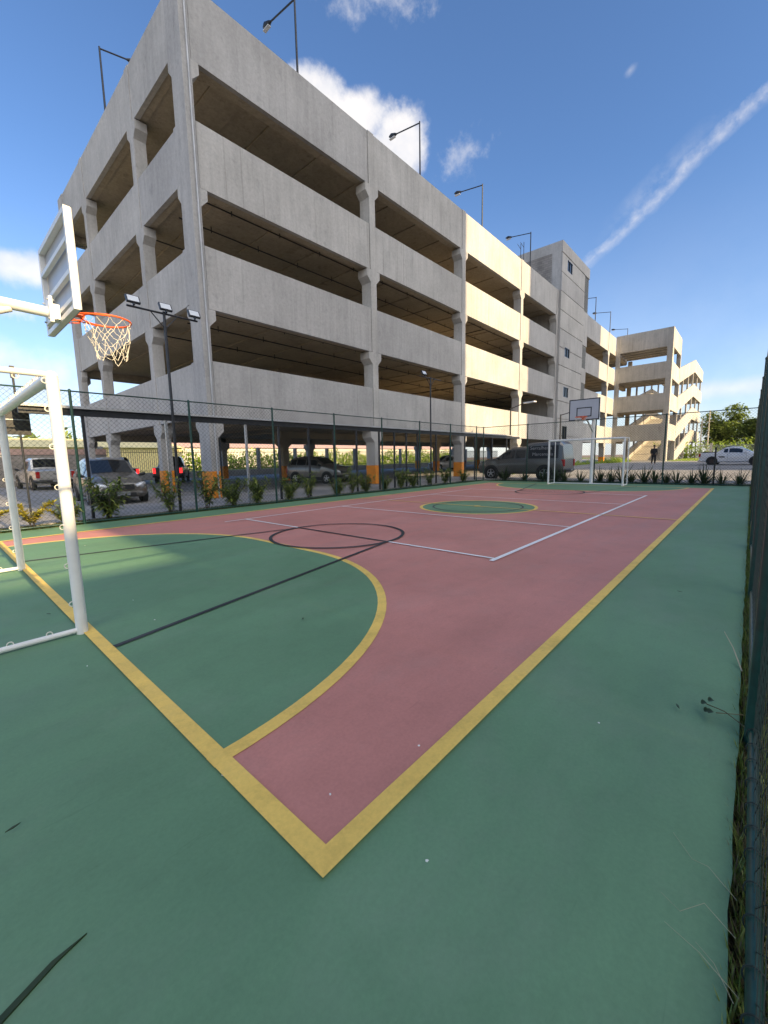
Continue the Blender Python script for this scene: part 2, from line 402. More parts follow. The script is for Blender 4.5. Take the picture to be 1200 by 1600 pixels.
def fence(name, label, p0, p1, posts, H=2.89, pitch=.105, wr=.0024, pr=.028):
    org = (p0[0], p0[1], 0)
    t = thing(name, label, 'fence', org)
    P0, P1 = Vector((*p0, 0)), Vector((*p1, 0)); L = (P1-P0).length; d = (P1-P0)/L
    for u in posts:
        q = P0+d*u; m = MB(); m.cyl((q.x, q.y, -.05), (q.x, q.y, H+.01), pr, 12)
        m.lathe([(pr+.004, H-.01), (pr+.004, H+.02), (.012, H+.045), (0, H+.047)], (q.x, q.y, 0), 12)
        m.build('post', M['fence_green'], t, org)
    m = MB(); m.cyl((P0.x, P0.y, H), (P1.x, P1.y, H), .016, 8); m.build('top_rail', M['fence_green'], t, org)
    m = MB(); m.cyl((P0.x, P0.y, .045), (P1.x, P1.y, .045), .018, 10); m.build('bottom_rail', M['fence_green'], t, org)
    chain(p0, p1, .05, H-.01, pitch, wr, 'chain_link_mesh', t, org)
    return t
FY, FX = 10.1, 19.9
fence('chain_link_fence', 'long green chain link fence between the court and the cars parked by the garage',
      (-3.43, FY), (FX, FY), [2.5*i for i in range(9)] + [22.55, 23.33])
fence('chain_link_fence', 'green chain link fence across the far end of the court behind the goal',
      (FX, FY-.04), (FX, -1.0), [2.42, 5.6, 8.25, 11.06])
rf = fence('chain_link_fence', 'dark green chain link fence at the right edge, seen nearly edge on beside the camera',
      (-1.6, -1.005), (FX-.05, -1.005), [3.3, 5.8, 8.3, 10.8, 13.3, 15.8, 18.3, 20.8], pr=.03, pitch=.13, wr=.0014)
# wire loops that tie the mesh to the bottom rail near the camera
for i in range(16):
    x = .15+i*.125+random.uniform(-.02, .02); mm = MB()
    mm.tube([(x+.008*math.sin(a), -1.005+.023*math.cos(a), .045+.023*math.sin(a)) for a in [2*math.pi*j/14 for j in range(14)]], .0022, 5, closed=True)
    mm.build('tie_wire', M['wire'], rf, (-1.6, -1.005, 0))
# short leaning steel post just behind far fence
t = thing('steel_post', 'short dark steel post standing behind the far fence near its right end', 'post', (20.3, .15, 0))
MB().cyl((0, 0, -.03), (0, 0, 1.5), .03, 10).build('shaft', M['dark_metal'], t)
MB().lathe([(.07, -.03), (.07, .0), (.03, .01)], n=12).build('base_plate', M['dark_metal'], t)

# ------------------------------------------------------------------ goals and hoops
def goal(label, x, sg):
    t = thing('goal', label, 'goal', (x, CY, 0), 0 if sg > 0 else math.pi, 'white futsal goals')
    # local: mouth in plane x=0, depth towards -x
    W, H, r, D = 1.5, 2.0, .04, .78
    for s in (-1, 1):
        m = MB(); pts = [(0, s*W, 0), (0, s*W, H-.1), (0, s*(W-.008), H-.05), (0, s*(W-.05), H-.008)]
        m.tube([(0, s*W, 0), (0, s*W, H-.04)], r, 20)
        m.lathe([(r, 0), (r*.86, .02), (r*.5, .034), (0, .04)], (0, s*W, H-.045), 20)
        m.build('goal_post', M['white_metal'], t)
        MB().cyl((-.03, s*W, .03), (-D, s*W, .03), .021, 12).build('base_tube', M['white_metal'], t)
        MB().cyl((-.03, s*W, H-.035), (-D, s*W, H-.035), .021, 12).build('top_side_tube', M['white_metal'], t)
        MB().cyl((-D, s*W, .03), (-D, s*W, H-.035), .021, 12).build('rear_post', M['white_metal'], t)
    MB().cyl((0, -W+.03, H-.045), (0, W-.03, H-.045), r, 20).build('crossbar', M['white_metal'], t)
    MB().cyl((-D, -W, .03), (-D, W, .03), .021, 12).build('rear_base_tube', M['white_metal'], t)
    hk = MB(); hk.tube([(.018*math.cos(a), 0, .018*math.sin(a)) for a in [2*math.pi*j/12 for j in range(12)]], .004, 5, closed=True)
    first = None
    def hook(loc, rot):
        nonlocal first
        if first is None: first = hk.build('net_hook', M['cord'], t); o = first
        else: o = first.copy(); C.objects.link(o)
        o.location = loc; o.rotation_euler = rot; return o
    for s in (-1, 1):
        for z in (.25, .55, .85, 1.15, 1.45, 1.72, 1.92): hook((-.045, s*(W+.01), z), (0, 0, random.uniform(-.6, .6)))
        for xx in (.2, .42, .64): hook((-xx, s*W, .055), (0, 0, 0)); hook((-xx, s*W, H-.065), (0, 0, 0))
    for i in range(22): hook((-.03, -W+.12+i*(2*W-.24)/21, H-.01), (random.uniform(-.5, .5), 0, R(90)+random.uniform(-.4, .4)))
    return t
goal('near white steel futsal goal without a net, under the near basketball hoop', 0.0, 1)
goal('small distant white goal without a net on the far end line', CL, -1)

def hoop(label, xb, sg, xp, panelmat, front_marks):
    """local x points into the court; board at x=0"""
    t = thing('basketball_hoop', label, 'basketball hoop', (xb, CY, 0), 0 if sg > 0 else math.pi, 'basketball hoops')
    B0, B1, W = 2.74, 3.62, .60
    # board: frame behind the panel
    fr = MB(); d0, d1 = -.05, 0
    fr.box(d0, d1, -W, -W+.045, B0, B1); fr.box(d0, d1, W-.045, W, B0, B1)
    fr.box(d0, d1, -W+.045, W-.045, B1-.045, B1); fr.box(d0, d1, -W+.045, W-.045, B0, B0+.045)
    fo = fr.build('board_frame', M['white_metal'], t)
    for zz in (B0+.10, B0+.34, B0+.62):
        r_ = MB(); r_.box(d0, d1-.012, -W+.046, W-.046, zz-.02, zz+.02); r_.build('cross_rail', M['white_metal'], fo)
    MB().box(.0015, .012, -W+.003, W-.003, B0+.003, B1-.003).build('backboard', panelmat, t)
    mk = MB(); e = .014; b = .04
    def rect(y0, y1, z0, z1):
        mk.box(.0121, e, y0, y1, z0, z0+b); mk.box(.0121, e, y0, y1, z1-b, z1); mk.box(.0121, e, y0, y0+b, z0+b, z1-b); mk.box(.0121, e, y1-b, y1, z0+b, z1-b)
    rect(-W+.004, W-.004, B0+.004, B1-.004); rect(-.295, .295, B0+.14, B0+.53)
    mk.build('board_markings', M['black_paint'], t)
    # arm and pole
    ap = -xp
    MB().cyl((-.14, 0, 2.83), (ap, 0, 2.86), .05, 16).build('support_arm', M['white_metal'], t)
    pl = MB(); pl.box(-.14, -.11, -.11, .11, 2.72, 2.96); pl.box(-.112, -.051, -.08, .08, 2.76, 2.9); pl.build('mounting_plate', M['white_metal'], t)
    for s in (-1, 1):
        for zz in (2.75, 2.93):
            MB().cyl((-.155, s*.085, zz), (-.09, s*.085, zz), .009, 8).build('bolt', M['galv'], t)
    MB().cyl((-.42, 0, 2.80), (ap, 0, 2.30), .035, 14).build('brace', M['white_metal'], t)
    MB().cyl((ap, 0, 0), (ap, 0, 2.93), .07, 20).build('pole', M['white_metal'], t)
    MB().box(ap-.16, ap+.16, -.16, .16, 0, .02).build('pole_base', M['white_metal'], t)
    # rim
    cx, rz_, rr = .37, 2.86, .225
    rm = MB(); rm.tube([(cx+rr*math.cos(a), rr*math.sin(a), rz_) for a in [2*math.pi*j/48 for j in range(48)]], .0095, 10, closed=True)
    rim = rm.build('rim', M['rim_orange'], t)
    br = MB()
    br.box(.014, .026, -.07, .07, 2.76, 2.90); br.box(.026, .16, -.055, .055, 2.852, 2.858)
    for s in (-1, 1):
        br.tube([(.026, s*.06, 2.845), (.15, s*.17, 2.85), (cx-.03, s*.228, 2.85)], .007, 8)
        br.tube([(.026, s*.05, 2.775), (.13, s*.06, 2.80), (.16, s*.05, 2.853)], .006, 8)
    br.build('rim_bracket', M['rim_orange'], t)
    # net: 12 strands each way, wavy diamonds
    nt_ = MB(); n = 11; rows = 5
    rnd = random.Random(5 if sg > 0 else 6)
    node = {}
    for rI in range(rows+1):
        f = rI/rows; rad = rr*(1-.42*f**.9)-.0
        zz = rz_-.012-.40*f
        for j in range(n):
            a = 2*math.pi*(j+.5*(rI % 2))/n + rnd.uniform(-.09, .09)*(f > 0)
            node[rI, j] = (cx+rad*math.cos(a)*(1+rnd.uniform(-.12, .12)*(f > 0))+.02*f, rad*math.sin(a)*(1+rnd.uniform(-.1, .1)*(f > 0)), zz+rnd.uniform(-.04, .04)*(f > 0))
    for rI in range(rows):
        for j in range(n):
            for dj in ((0, -1) if rI % 2 == 0 else (0, 1)):
                A = Vector(node[rI, j]); Bq = Vector(node[rI+1, (j+dj) % n]); mid = (A+Bq)/2+Vector((rnd.uniform(-.008, .008), rnd.uniform(-.008, .008), -.012))
                nt_.tube([A, mid, Bq], .0027, 5)
    nt_.build('net', M['cord'], rim)
    hk = MB()
    for j in range(n):
        a = 2*math.pi*j/n; q = (cx+rr*math.cos(a), rr*math.sin(a), rz_-.012)
        hk.tube([(q[0]-.004, q[1], rz_-.004), (q[0], q[1], rz_-.022), (q[0]+.008*math.cos(a), q[1]+.008*math.sin(a), rz_-.012)], .003, 5)
    hk.build('net_loops', M['rim_orange'], rim)
    return t
hoop('near basketball hoop seen from behind, orange rim and torn white net', .44, 1, 1.5, M['board_white'], True)
hoop('distant basketball hoop facing the camera, grey board with black borders above the far goal', 17.92, -1, 1.45, M['board_white'], True)

# ------------------------------------------------------------------ parking garage
GX0, GY0, GY1, GX1 = 6.4, 13.9, 31.0, 72.0
TOPS = [4.95, 8.85, 12.78, 16.9]; BOTS = [2.8, 6.75, 10.7, 14.6]
org = (GX0, GY0, 0)
gar = thing('parking_garage', 'long four storey raw concrete parking garage with open decks behind the court', 'building', org)
def gb(mb, name, mat='conc', parent=None): return mb.build(name, M[mat], parent or gar, org)
LB = [3.0, 7.0, 10.98, 14.93]
def colpoly(c, hw, bots, top, sh=.25, lo=None):
    r = [(c+hw, 0)]; l = [(c-hw, 0)]
    for b in bots:
        r += [(c+hw, b-.62), (c+hw+sh, b-.36), (c+hw+sh, b-.03), (c+hw, b-.03)]
        l += [(c-hw, b-.62), (c-hw-sh, b-.36), (c-hw-sh, b-.03), (c-hw, b-.03)]
    return r + [(c+hw, top), (c-hw, top)] + l[::-1]
def ocol(c, x0, x1, y0, y1, col, e=.004):
    m = MB(); m.box(x0-e, x1+e, y0-e, y1+e, 0.0, .98); return m.build('painted_base', M['orange'], col, (0, 0, 0))
FCX = [15.4, 24.1, 33.2, 41.3, 50.25, 60.4]
BYS = [18.75, 26.0]
allcols = []
for y0, y1, xs in ((GY0-.02, GY0+.62, FCX), (GY1-.6, GY1+.02, FCX)):
    for cx in xs:
        m = MB(); m.prism(colpoly(cx, .2, BOTS, 16.92), 'y', y0, y1)
        ys = (GY0+.2, GY0+.4) if y0 < 20 else (GY1-.4, GY1-.2)
        for b_, t_ in zip(BOTS, TOPS): m.box(cx-.34, cx+.34, ys[0], ys[1], b_+.01, t_-.02)
        c = gb(m, 'column'); b = MB(); b.box(cx-.205, cx+.205, y0-.005, y1+.005, 0, .98); gb(b, 'painted_base', 'orange', c)
for cy in BYS:
    m = MB(); pl = colpoly(cy, .2, LB, 16.92)
    m.prism(pl, 'x', GX0-.02, GX0+.44)
    for b_, t_ in zip(LB, TOPS): m.box(GX0+.2, GX0+.4, cy-.34, cy+.34, b_+.01, t_-.02)
    c = gb(m, 'column'); b = MB(); b.box(GX0-.025, GX0+.445, cy-.205, cy+.205, 0, .98); gb(b, 'painted_base', 'orange', c)
# corner columns (L shaped with corbels towards each face)
def corner(y0, y1, ysgn):
    # outer edge yo, shaft to ys, widened to yw where the panels meet it
    yo = y0 if ysgn > 0 else y1; ys = yo+ysgn*.83; yw = yo+ysgn*1.02
    m = MB(); m.box(GX0-.03, GX0+.28, *sorted((yo, ys)), 0, 16.95)
    for b_, t_ in zip(BOTS, TOPS):
        m.box(GX0-.03, GX0+.2, *sorted((ys, yw)), b_+.25, t_+.03)
        m.box(GX0+.28, GX0+.6, *sorted((yo+ysgn*.25, yo+ysgn*.45)), b_+.01, t_-.02)
        m.box(GX0+.2, GX0+.4, *sorted((ys, yw+ysgn*.2)), b_+.31, t_-.02)
    c = gb(m, 'corner_column'); b = MB(); b.box(GX0-.035, GX0+.285, *sorted((yo-ysgn*.005, ys+ysgn*.005)), 0, .98); gb(b, 'painted_base', 'orange', c)
    for bt in BOTS:
        k = MB(); k.prism([(GX0+.28, bt-.62), (GX0+.53, bt-.36), (GX0+.53, bt-.03), (GX0+.28, bt-.03)], 'y', *sorted((yo+ysgn*.003, yo+ysgn*.5))); gb(k, 'corbel', 'conc', c)
    for bt in LB:
        k = MB(); k.prism([(ys, bt-.62), (ys+ysgn*.22, bt-.36), (ys+ysgn*.22, bt-.032), (ys, bt-.032)], 'x', GX0-.028, GX0+.25); gb(k, 'corbel', 'conc', c)
corner(GY0-.03, 0, 1); corner(0, GY1+.03, -1)
# interior columns
for cx in (15.4, 24.1, 33.2, 41.3, 50.25, 60.4, 69):
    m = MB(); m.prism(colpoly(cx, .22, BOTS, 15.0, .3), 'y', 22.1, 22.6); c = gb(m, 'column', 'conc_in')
    b = MB(); b.box(cx-.225, cx+.225, 22.095, 22.605, 0, .98); gb(b, 'painted_base', 'orange', c)
# parapet panels
def panels(fixed, axis, cuts, y0, y1, dz=0, mat='conc', levels=range(4), bots=None):
    for a, b in zip(cuts[:-1], cuts[1:]):
        for L in levels:
            m = MB()
            if axis == 'x': m.box(a, b, y0, y1, BOTS[L]+dz, TOPS[L]+dz)
            else: m.box(y0, y1, a, b, (bots or BOTS)[L]+dz, TOPS[L]+dz)
            gb(m, 'parapet_panel', mat)
def cutpairs(edges, hw, gap=.02):
    return [(edges[i]+hw+gap, edges[i+1]-hw-gap) for i in range(len(edges)-1)]
front = [(GX0+.31, 15.165), (15.635, 23.865), (24.335, 32.965), (33.435, 41.065), (50.485, 60.165), (60.635, 63.98)]
for a, b in front: panels(None, 'x', [a, b], GY0+.01, GY0+.19)
back = [(GX0+.31, 15.18), (15.62, 23.88), (24.32, 32.98), (33.42, 41.08), (41.52, 50.03), (50.47, 60.18), (60.62, GX1)]
for a, b in back: panels(None, 'x', [a, b], GY1-.18, GY1)
left = [(GY0+1.02, 18.515), (18.985, 25.765), (26.235, GY1-1.02)]
for a, b in left: panels(None, 'y', [a, b], GX0, GX0+.18, bots=LB)
panels(None, 'y', [GY0+.3, GY1-.2], GX1-.18, GX1, levels=[3])
# decks with plank soffits, edge beams, main beams
for L in range(4):
    zb = BOTS[L]+.38
    m = MB(); x = GX0+.2; i = 0
    m.box(GX0+.2, GX1-.2, GY0+.2, GY1-.2, zb+.1, zb+.28)
    while x < GX1-.3:
        w = 1.24; d = .0 if i % 2 else .045
        m.box(x+.012, min(x+w, GX1-.2)-.012, GY0+.62, GY1-.62, zb+d, zb+.1); x += w; i += 1
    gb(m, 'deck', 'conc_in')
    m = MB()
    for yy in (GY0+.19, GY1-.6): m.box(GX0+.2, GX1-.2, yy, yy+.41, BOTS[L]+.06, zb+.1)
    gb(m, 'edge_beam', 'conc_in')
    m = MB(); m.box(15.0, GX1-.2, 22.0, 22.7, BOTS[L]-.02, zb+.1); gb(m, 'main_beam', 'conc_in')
    m = MB(); m.box(GX0+.19, GX0+.45, GY0+.7, GY1-.7, LB[L]+.04, zb+.15); gb(m, 'edge_beam', 'conc_in')
# internal car ramps
for L in range(3):
    z0 = BOTS[L]+.66; z1_ = BOTS[L+1]+.66
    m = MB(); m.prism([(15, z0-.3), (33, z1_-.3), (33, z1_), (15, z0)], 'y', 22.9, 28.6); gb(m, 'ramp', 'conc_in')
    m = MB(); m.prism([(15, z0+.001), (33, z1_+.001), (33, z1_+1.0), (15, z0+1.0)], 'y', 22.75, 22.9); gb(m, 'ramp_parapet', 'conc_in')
# sprinkler pipes under the decks
for L in (1, 2, 3):
    if L == 3: continue
    zz = BOTS[L]+.2
    for yy in (14.9, 16.6, 19.0):
        m = MB(); m.cyl((GX0+.7, yy, zz), (41, yy, zz), .028, 8)
        for xx in [GX0+2+2.2*i for i in range(15)]: m.cyl((xx, yy, zz-.08), (xx, yy, zz+.16), .02, 6)
        gb(m, 'sprinkler_pipe', 'dark_metal')
    for xx in (28.6, 37.5):
        m = MB(); m.cyl((xx, 14.8, zz-.05), (xx, 21.9, zz-.05), .035, 8); gb(m, 'sprinkler_pipe', 'dark_metal')
m = MB(); m.cyl((GX0+.16, GY0-.075, 0), (GX0+.16, GY0-.075, 16.9), .032, 10); gb(m, 'drain_pipe', 'pale_sheet')
m = MB(); m.cyl((GX0+.40, GY0+.1, 0), (GX0+.40, GY0+.1, 2.7), .03, 8); gb(m, 'conduit', 'dark_metal')
# handrail cable just inside the parapets
# stair tower
TX0, TX1, TY = 41.5, 50.05, 13.66
joints = [0, 3.25, 4.95, 6.65, 8.35, 10.05, 11.75, 13.45, 15.15, 16.85, 18.55, 20.25]
tw = MB()
tw.box(TX0, TX1, TY+.10, TY+4.4, 0, 21.2)     # core walls
tower = gb(tw, 'stair_tower')
wins = [(19.05, 20.05), (11.05, 11.95), (7.15, 8.15), (2.95, 4.25)]
PXE = 48.5
for a, b in zip(joints[:-1], joints[1:]):
    w = [(lo, hi) for lo, hi in wins if lo < b-.03 and hi > a+.03]
    za, zb_ = a+.03, b-.03
    pn = MB()
    if not w: pn.box(TX0-.02, PXE, TY, TY+.11, za, zb_)
    else:
        lo, hi = w[0]; lo = max(lo, za); hi = min(hi, zb_)
        pn.box(TX0-.02, 42.98, TY, TY+.11, za, zb_); pn.box(44.42, PXE, TY, TY+.11, za, zb_)
        if lo > za+.01: pn.box(42.98, 44.42, TY, TY+.11, za, lo)
        if hi < zb_-.01: pn.box(42.98, 44.42, TY, TY+.11, hi, zb_)
    gb(pn, 'wall_panel', 'conc', tower)
cp = MB(); cp.box(TX0-.03, TX1+.03, TY-.02, TY+.14, 20.29, 21.3); cp.box(TX0-.03, TX0+.4, TY+.14, TY+4.43, 20.4, 21.3)
cp.box(TX0-.03, TX0+.25, TY+.14, TY+.95, 0, 20.4); cp.box(TX0-.03, TX0+.25, TY+4.0, TY+4.43, 15, 20.4)
gb(cp, 'frame_beams', 'conc', tower)
bi = MB(); bi.box(TX0-.001+.03-.05, TX0+.1, TY+.95, TY+4.0, 15.2, 20.4); gb(bi, 'block_infill', 'block', tower)
for a, b in ((0, 6.9), (9.2, 10.8), (13.2, 16.7)):
    sp = MB(); sp.box(PXE+.04, TX1, TY+.01, TY+.11, a, b); gb(sp, 'wall_panel', 'conc', tower)
for a, b in ((6.95, 9.15), (10.85, 13.15), (16.75, 20.25)):
    lv = MB(); z = a
    lv.box(PXE+.05, TX1, TY+.085, TY+.10, a, b)
    while z < b-.1: lv.box(PXE+.06, TX1-.02, TY+.045, TY+.085, z+.02, z+.10); z += .16
    gb(lv, 'louver', 'louver', tower)
for lo, hi in wins:
    wf = MB(); x0, x1 = 42.98, 44.42
    wf.box(x0, x0+.06, TY+.01, TY+.09, lo, hi); wf.box(x1-.06, x1, TY+.01, TY+.09, lo, hi)
    wf.box(x0+.06, x1-.06, TY+.01, TY+.09, lo, lo+.06); wf.box(x0+.06, x1-.06, TY+.01, TY+.09, hi-.06, hi)
    wf.box((x0+x1)/2-.025, (x0+x1)/2+.025, TY+.012, TY+.088, lo+.06, hi-.06)
    wf.box(x0+.06, x1-.06, TY+.075, TY+.085, lo+.06, hi-.06)
    gb(wf, 'window', 'window', tower)
for xx, hh in ((40.9, 22.1), (40.2, 21.7)):
    m = MB(); m.cyl((xx, 17.2, 16), (xx, 17.2, hh), .03, 6); m.cyl((xx, 17.2, hh-.5), (xx, 17.55, hh+.1), .02, 6); gb(m, 'roof_antenna', 'dark_metal')

# wing towards the right with the outer car ramps
DZ = .2; WX0, WX1, WY0, WY1 = 64.0, 72.0, 7.42, 13.88
def wbox(x0, x1, y0, y1, z0, z1, n, mat='conc_wing'): m = MB(); m.box(x0, x1, y0, y1, z0, z1); return gb(m, n, mat)
wbox(WX0, WX0+1.0, WY0, WY0+.62, 0, 17.1, 'column'); wbox(WX1-.4, WX1, WY0, WY0+.5, 0, 17.0, 'column')
wbox(WX0, WX0+.5, WY1-.5, WY1, 0, 17.0, 'column'); wbox(WX1-.5, WX1, WY1-.5, WY1, 0, 15, 'column')
for L in range(4):
    b, tp = BOTS[L]+DZ, TOPS[L]+DZ
    wbox(WX0+.03, WX0+.22, WY0+.62, WY1, b, tp, 'parapet_panel')
    wbox(WX0+1.02, WX1-.42, WY0+.02, WY0+.2, b, tp, 'parapet_panel')
    m = MB(); m.box(WX0+.22, WX1, WY0+.2, WY1, b+.45, b+.65)
    for q in range(5): m.box(WX0+.4+q*1.5, WX0+.75+q*1.5, WY0+.2, WY1, b+.12, b+.45)
    gb(m, 'deck', 'conc_wing')
# outer ramps: x 72..91 rising, then level to 105.5
RX0, RX1, RX2 = 72.0, 91.0, 105.5
for L in range(4):
    if L < 1: zs, ze = 0.0, 3.46+DZ
    else: zs, ze = BOTS[L-1]+.66+DZ, BOTS[L]+.66+DZ
    tz0, tz1 = (TOPS[L-1]+.4 if L else 1.5), TOPS[L]+.4
    for yy in (WY0+.02, WY1-.2):
        hb = 2.05
        m = MB(); m.prism([(RX0+.02, max(tz0-hb, .0)), (RX1, tz1-hb), (RX2, tz1-hb), (RX2, tz1), (RX1, tz1), (RX0+.02, tz0)], 'y', yy, yy+.18)
        gb(m, 'ramp_parapet', 'conc_wing')
    m = MB(); m.prism([(RX0, zs-.25), (RX1, ze-.25), (RX2, ze-.25), (RX2, ze), (RX1, ze), (RX0, zs)], 'y', WY0+.21, WY1-.21)
    gb(m, 'ramp', 'conc_wing')
    m = MB(); m.box(RX2-.18, RX2, WY0+.21, WY1-.21, tz1-2.05, tz1); gb(m, 'ramp_parapet', 'conc_wing')
for cx, tp in ((78.2, 14.0), (84.6, 15.3), (91.0, 16.6), (98, 16.8), (105.2, 17.1)):
    for yy in (WY0+.045, WY1-.38):
        wbox(cx-.2, cx+.2, yy+.18, yy+.4, 0, tp-.3, 'column')

# ------------------------------------------------------------------ roof lamps
def roof_lamp(label, x, y, ztop, zbase, dirv, L=1.75, group='street lamps on the garage roof'):
    t = thing('street_lamp', label, 'street lamp', (x, y, zbase), math.atan2(dirv[1], dirv[0]), group)
    h = ztop-zbase
    MB().cyl((0, 0, 0), (0, 0, h), .055, 10, .04).build('pole', M['dark_metal'], t)
    MB().box(-.15, .15, -.15, .15, 0, .03).build('base_plate', M['dark_metal'], t)
    MB().tube([(0, 0, h-.08), (L*.5, 0, h+.06), (L, 0, h+.2)], .035, 8).build('arm', M['dark_metal'], t)
    hd = MB(); hd.tube([(L-.05, 0, h+.19), (L+.1, 0, h+.22), (L+.35, 0, h+.27), (L+.55, 0, h+.31)], [.04, .09, .13, .04], 10)
    hd_ = hd.build('lamp_head', M['dark_metal'], t)
    MB().prism([(L+.08, -.08), (L+.5, -.08), (L+.5, .08), (L+.08, .08)], 'z', h+.10, h+.13).build('lens', M['lamp_glass'], hd_)
    return t
RL = [(11.7, 'nearest one, cut by the photo top edge'), (20.36, 'in front of the white cloud'), (27.75, 'second to the right of the cloud'),
      (36.3, 'just left of the stair tower'), (56.3, 'first one right of the stair tower'), (63.3, 'second one right of the stair tower'), (73.6, 'farthest, over the ramp wing')]
for x, d in RL: roof_lamp('thin lamp post on the garage roof, '+d, x, 14.6, 20.4, 15.3, (0, 1))
roof_lamp('thin lamp post on the garage roof above the shorter left facade', 7.0, 23.4, 20.85, 15.3, (1, 0), 1.2)

# ------------------------------------------------------------------ flood lights by the fence
def flood(label, x, y, h, heads):
    t = thing('floodlight_pole', label, 'floodlight', (x, y, 0), 0, 'floodlight poles by the court fence')
    MB().cyl((0, 0, -.03), (0, 0, h), .04, 12, .033).build('pole', M['dark_metal'], t)
    MB().cyl((-.85, 0, h-.05), (.85, 0, h-.05), .024, 10).build('crossarm', M['dark_metal'], t)
    for s in (-1, 1): MB().cyl((0, 0, h-.42), (s*.32, 0, h-.06), .015, 8).build('strut', M['dark_metal'], t)
    for hx in heads:
        b = MB(); b.box(-.15, .15, -.03, .03, -.1, .1)
        o = b.build('lamp_head', M['dark_metal'], t); o.location = (hx, -.06, h+.1); o.rotation_euler = (R(-28), 0, 0)
        l = MB(); l.box(-.125, .125, -.034, -.0305, -.08, .08); l.build('lens', M['lamp_glass'], o)
        MB().box(-.02, .02, -.01, .045, -.15, -.09).build('bracket', M['dark_metal'], o)
    return t
flood('tall black pole with three square floodlights on a crossarm, in front of the garage corner', 3.83, 10.55, 5.15, (-.72, 0.02, .74))
flood('tall black floodlight pole farther along the fence with one bright lamp on its left arm', 15.55, 10.55, 5.05, (-.6,))

def arm_lamp(label, x, y, h, dirv, L):
    t = thing('street_lamp', label, 'street lamp', (x, y, 0), math.atan2(dirv[1], dirv[0]), 'street lamps behind the far fence')
    MB().cyl((0, 0, -.03), (0, 0, h), .06, 10, .045).build('pole', M['dark_metal'], t)
    MB().tube([(0, 0, h-.05), (L*.6, 0, h+.1), (L, 0, h+.2)], .03, 8).build('arm', M['dark_metal'], t)
    m = MB(); m.box(L-.05, L+.75, -.13, .13, h+.16, h+.23); m.build('lamp_head', M['lamp_glass'], t)
arm_lamp('dark street lamp with a flat white head against the sunlit concrete behind the far fence', 25.4, 11.1, 4.45, (-.25, -1), 1.1)
arm_lamp('dark street lamp whose arm disappears behind the far backboard', 31.2, 9.85, 4.3, (-.2, -1), 1.3)

# ------------------------------------------------------------------ walkway canopy along the fence
t = thing('walkway_canopy', 'narrow dark steel canopy with a pale top running on slim posts between fence and garage', 'canopy', (.8, 10.95, 0))
cor = (.8, 10.95, 0)
m = MB(); m.box(.8, 26.5, 10.93, 11.03, 2.46, 2.59); m.build('front_beam', M['dark_metal'], t, cor)
m = MB(); m.prism([(10.86, 2.61), (11.55, 2.70), (11.55, 2.74), (10.86, 2.67)], 'x', .78, 26.5); m.build('roof_sheet', M['pale_sheet'], t, cor)
m = MB(); m.box(.8, 26.5, 11.45, 11.5, 2.5, 2.7); m.build('rear_beam', M['dark_metal'], t, cor)
for x in (1.94, 3.8, 6.15, 7.35, 8.6, 9.8, 11.0, 12.35, 13.35, 14.2, 15.05, 16.6, 17.9, 19.4, 20.5, 22.6, 24.6):
    m = MB(); m.box(x-.03, x+.03, 10.945, 11.005, -.03, 2.458); m.build('post', M['galv' if x in (6.15, 3.8) else 'dark_metal'], t, cor)
# black board on a pole
t = thing('notice_board', 'black square board seen from behind on a thin pole, behind the near goal', 'sign', (.88, 11.7, 0))
MB().cyl((0, 0, -.03), (0, 0, 3.55), .022, 10).build('pole', M['dark_metal'], t)
b = MB(); b.box(-.25, .2, -.02, .02, 2.03, 2.62); b = b.build('board', M['black_paint'], t)
MB().box(-.24, .19, -.032, -.021, 2.36, 2.38).build('rail', M['galv'], b)
MB().box(-.04, .04, -.04, .04, 3.3, 3.56).build('pole_cap', M['dark_metal'], t)

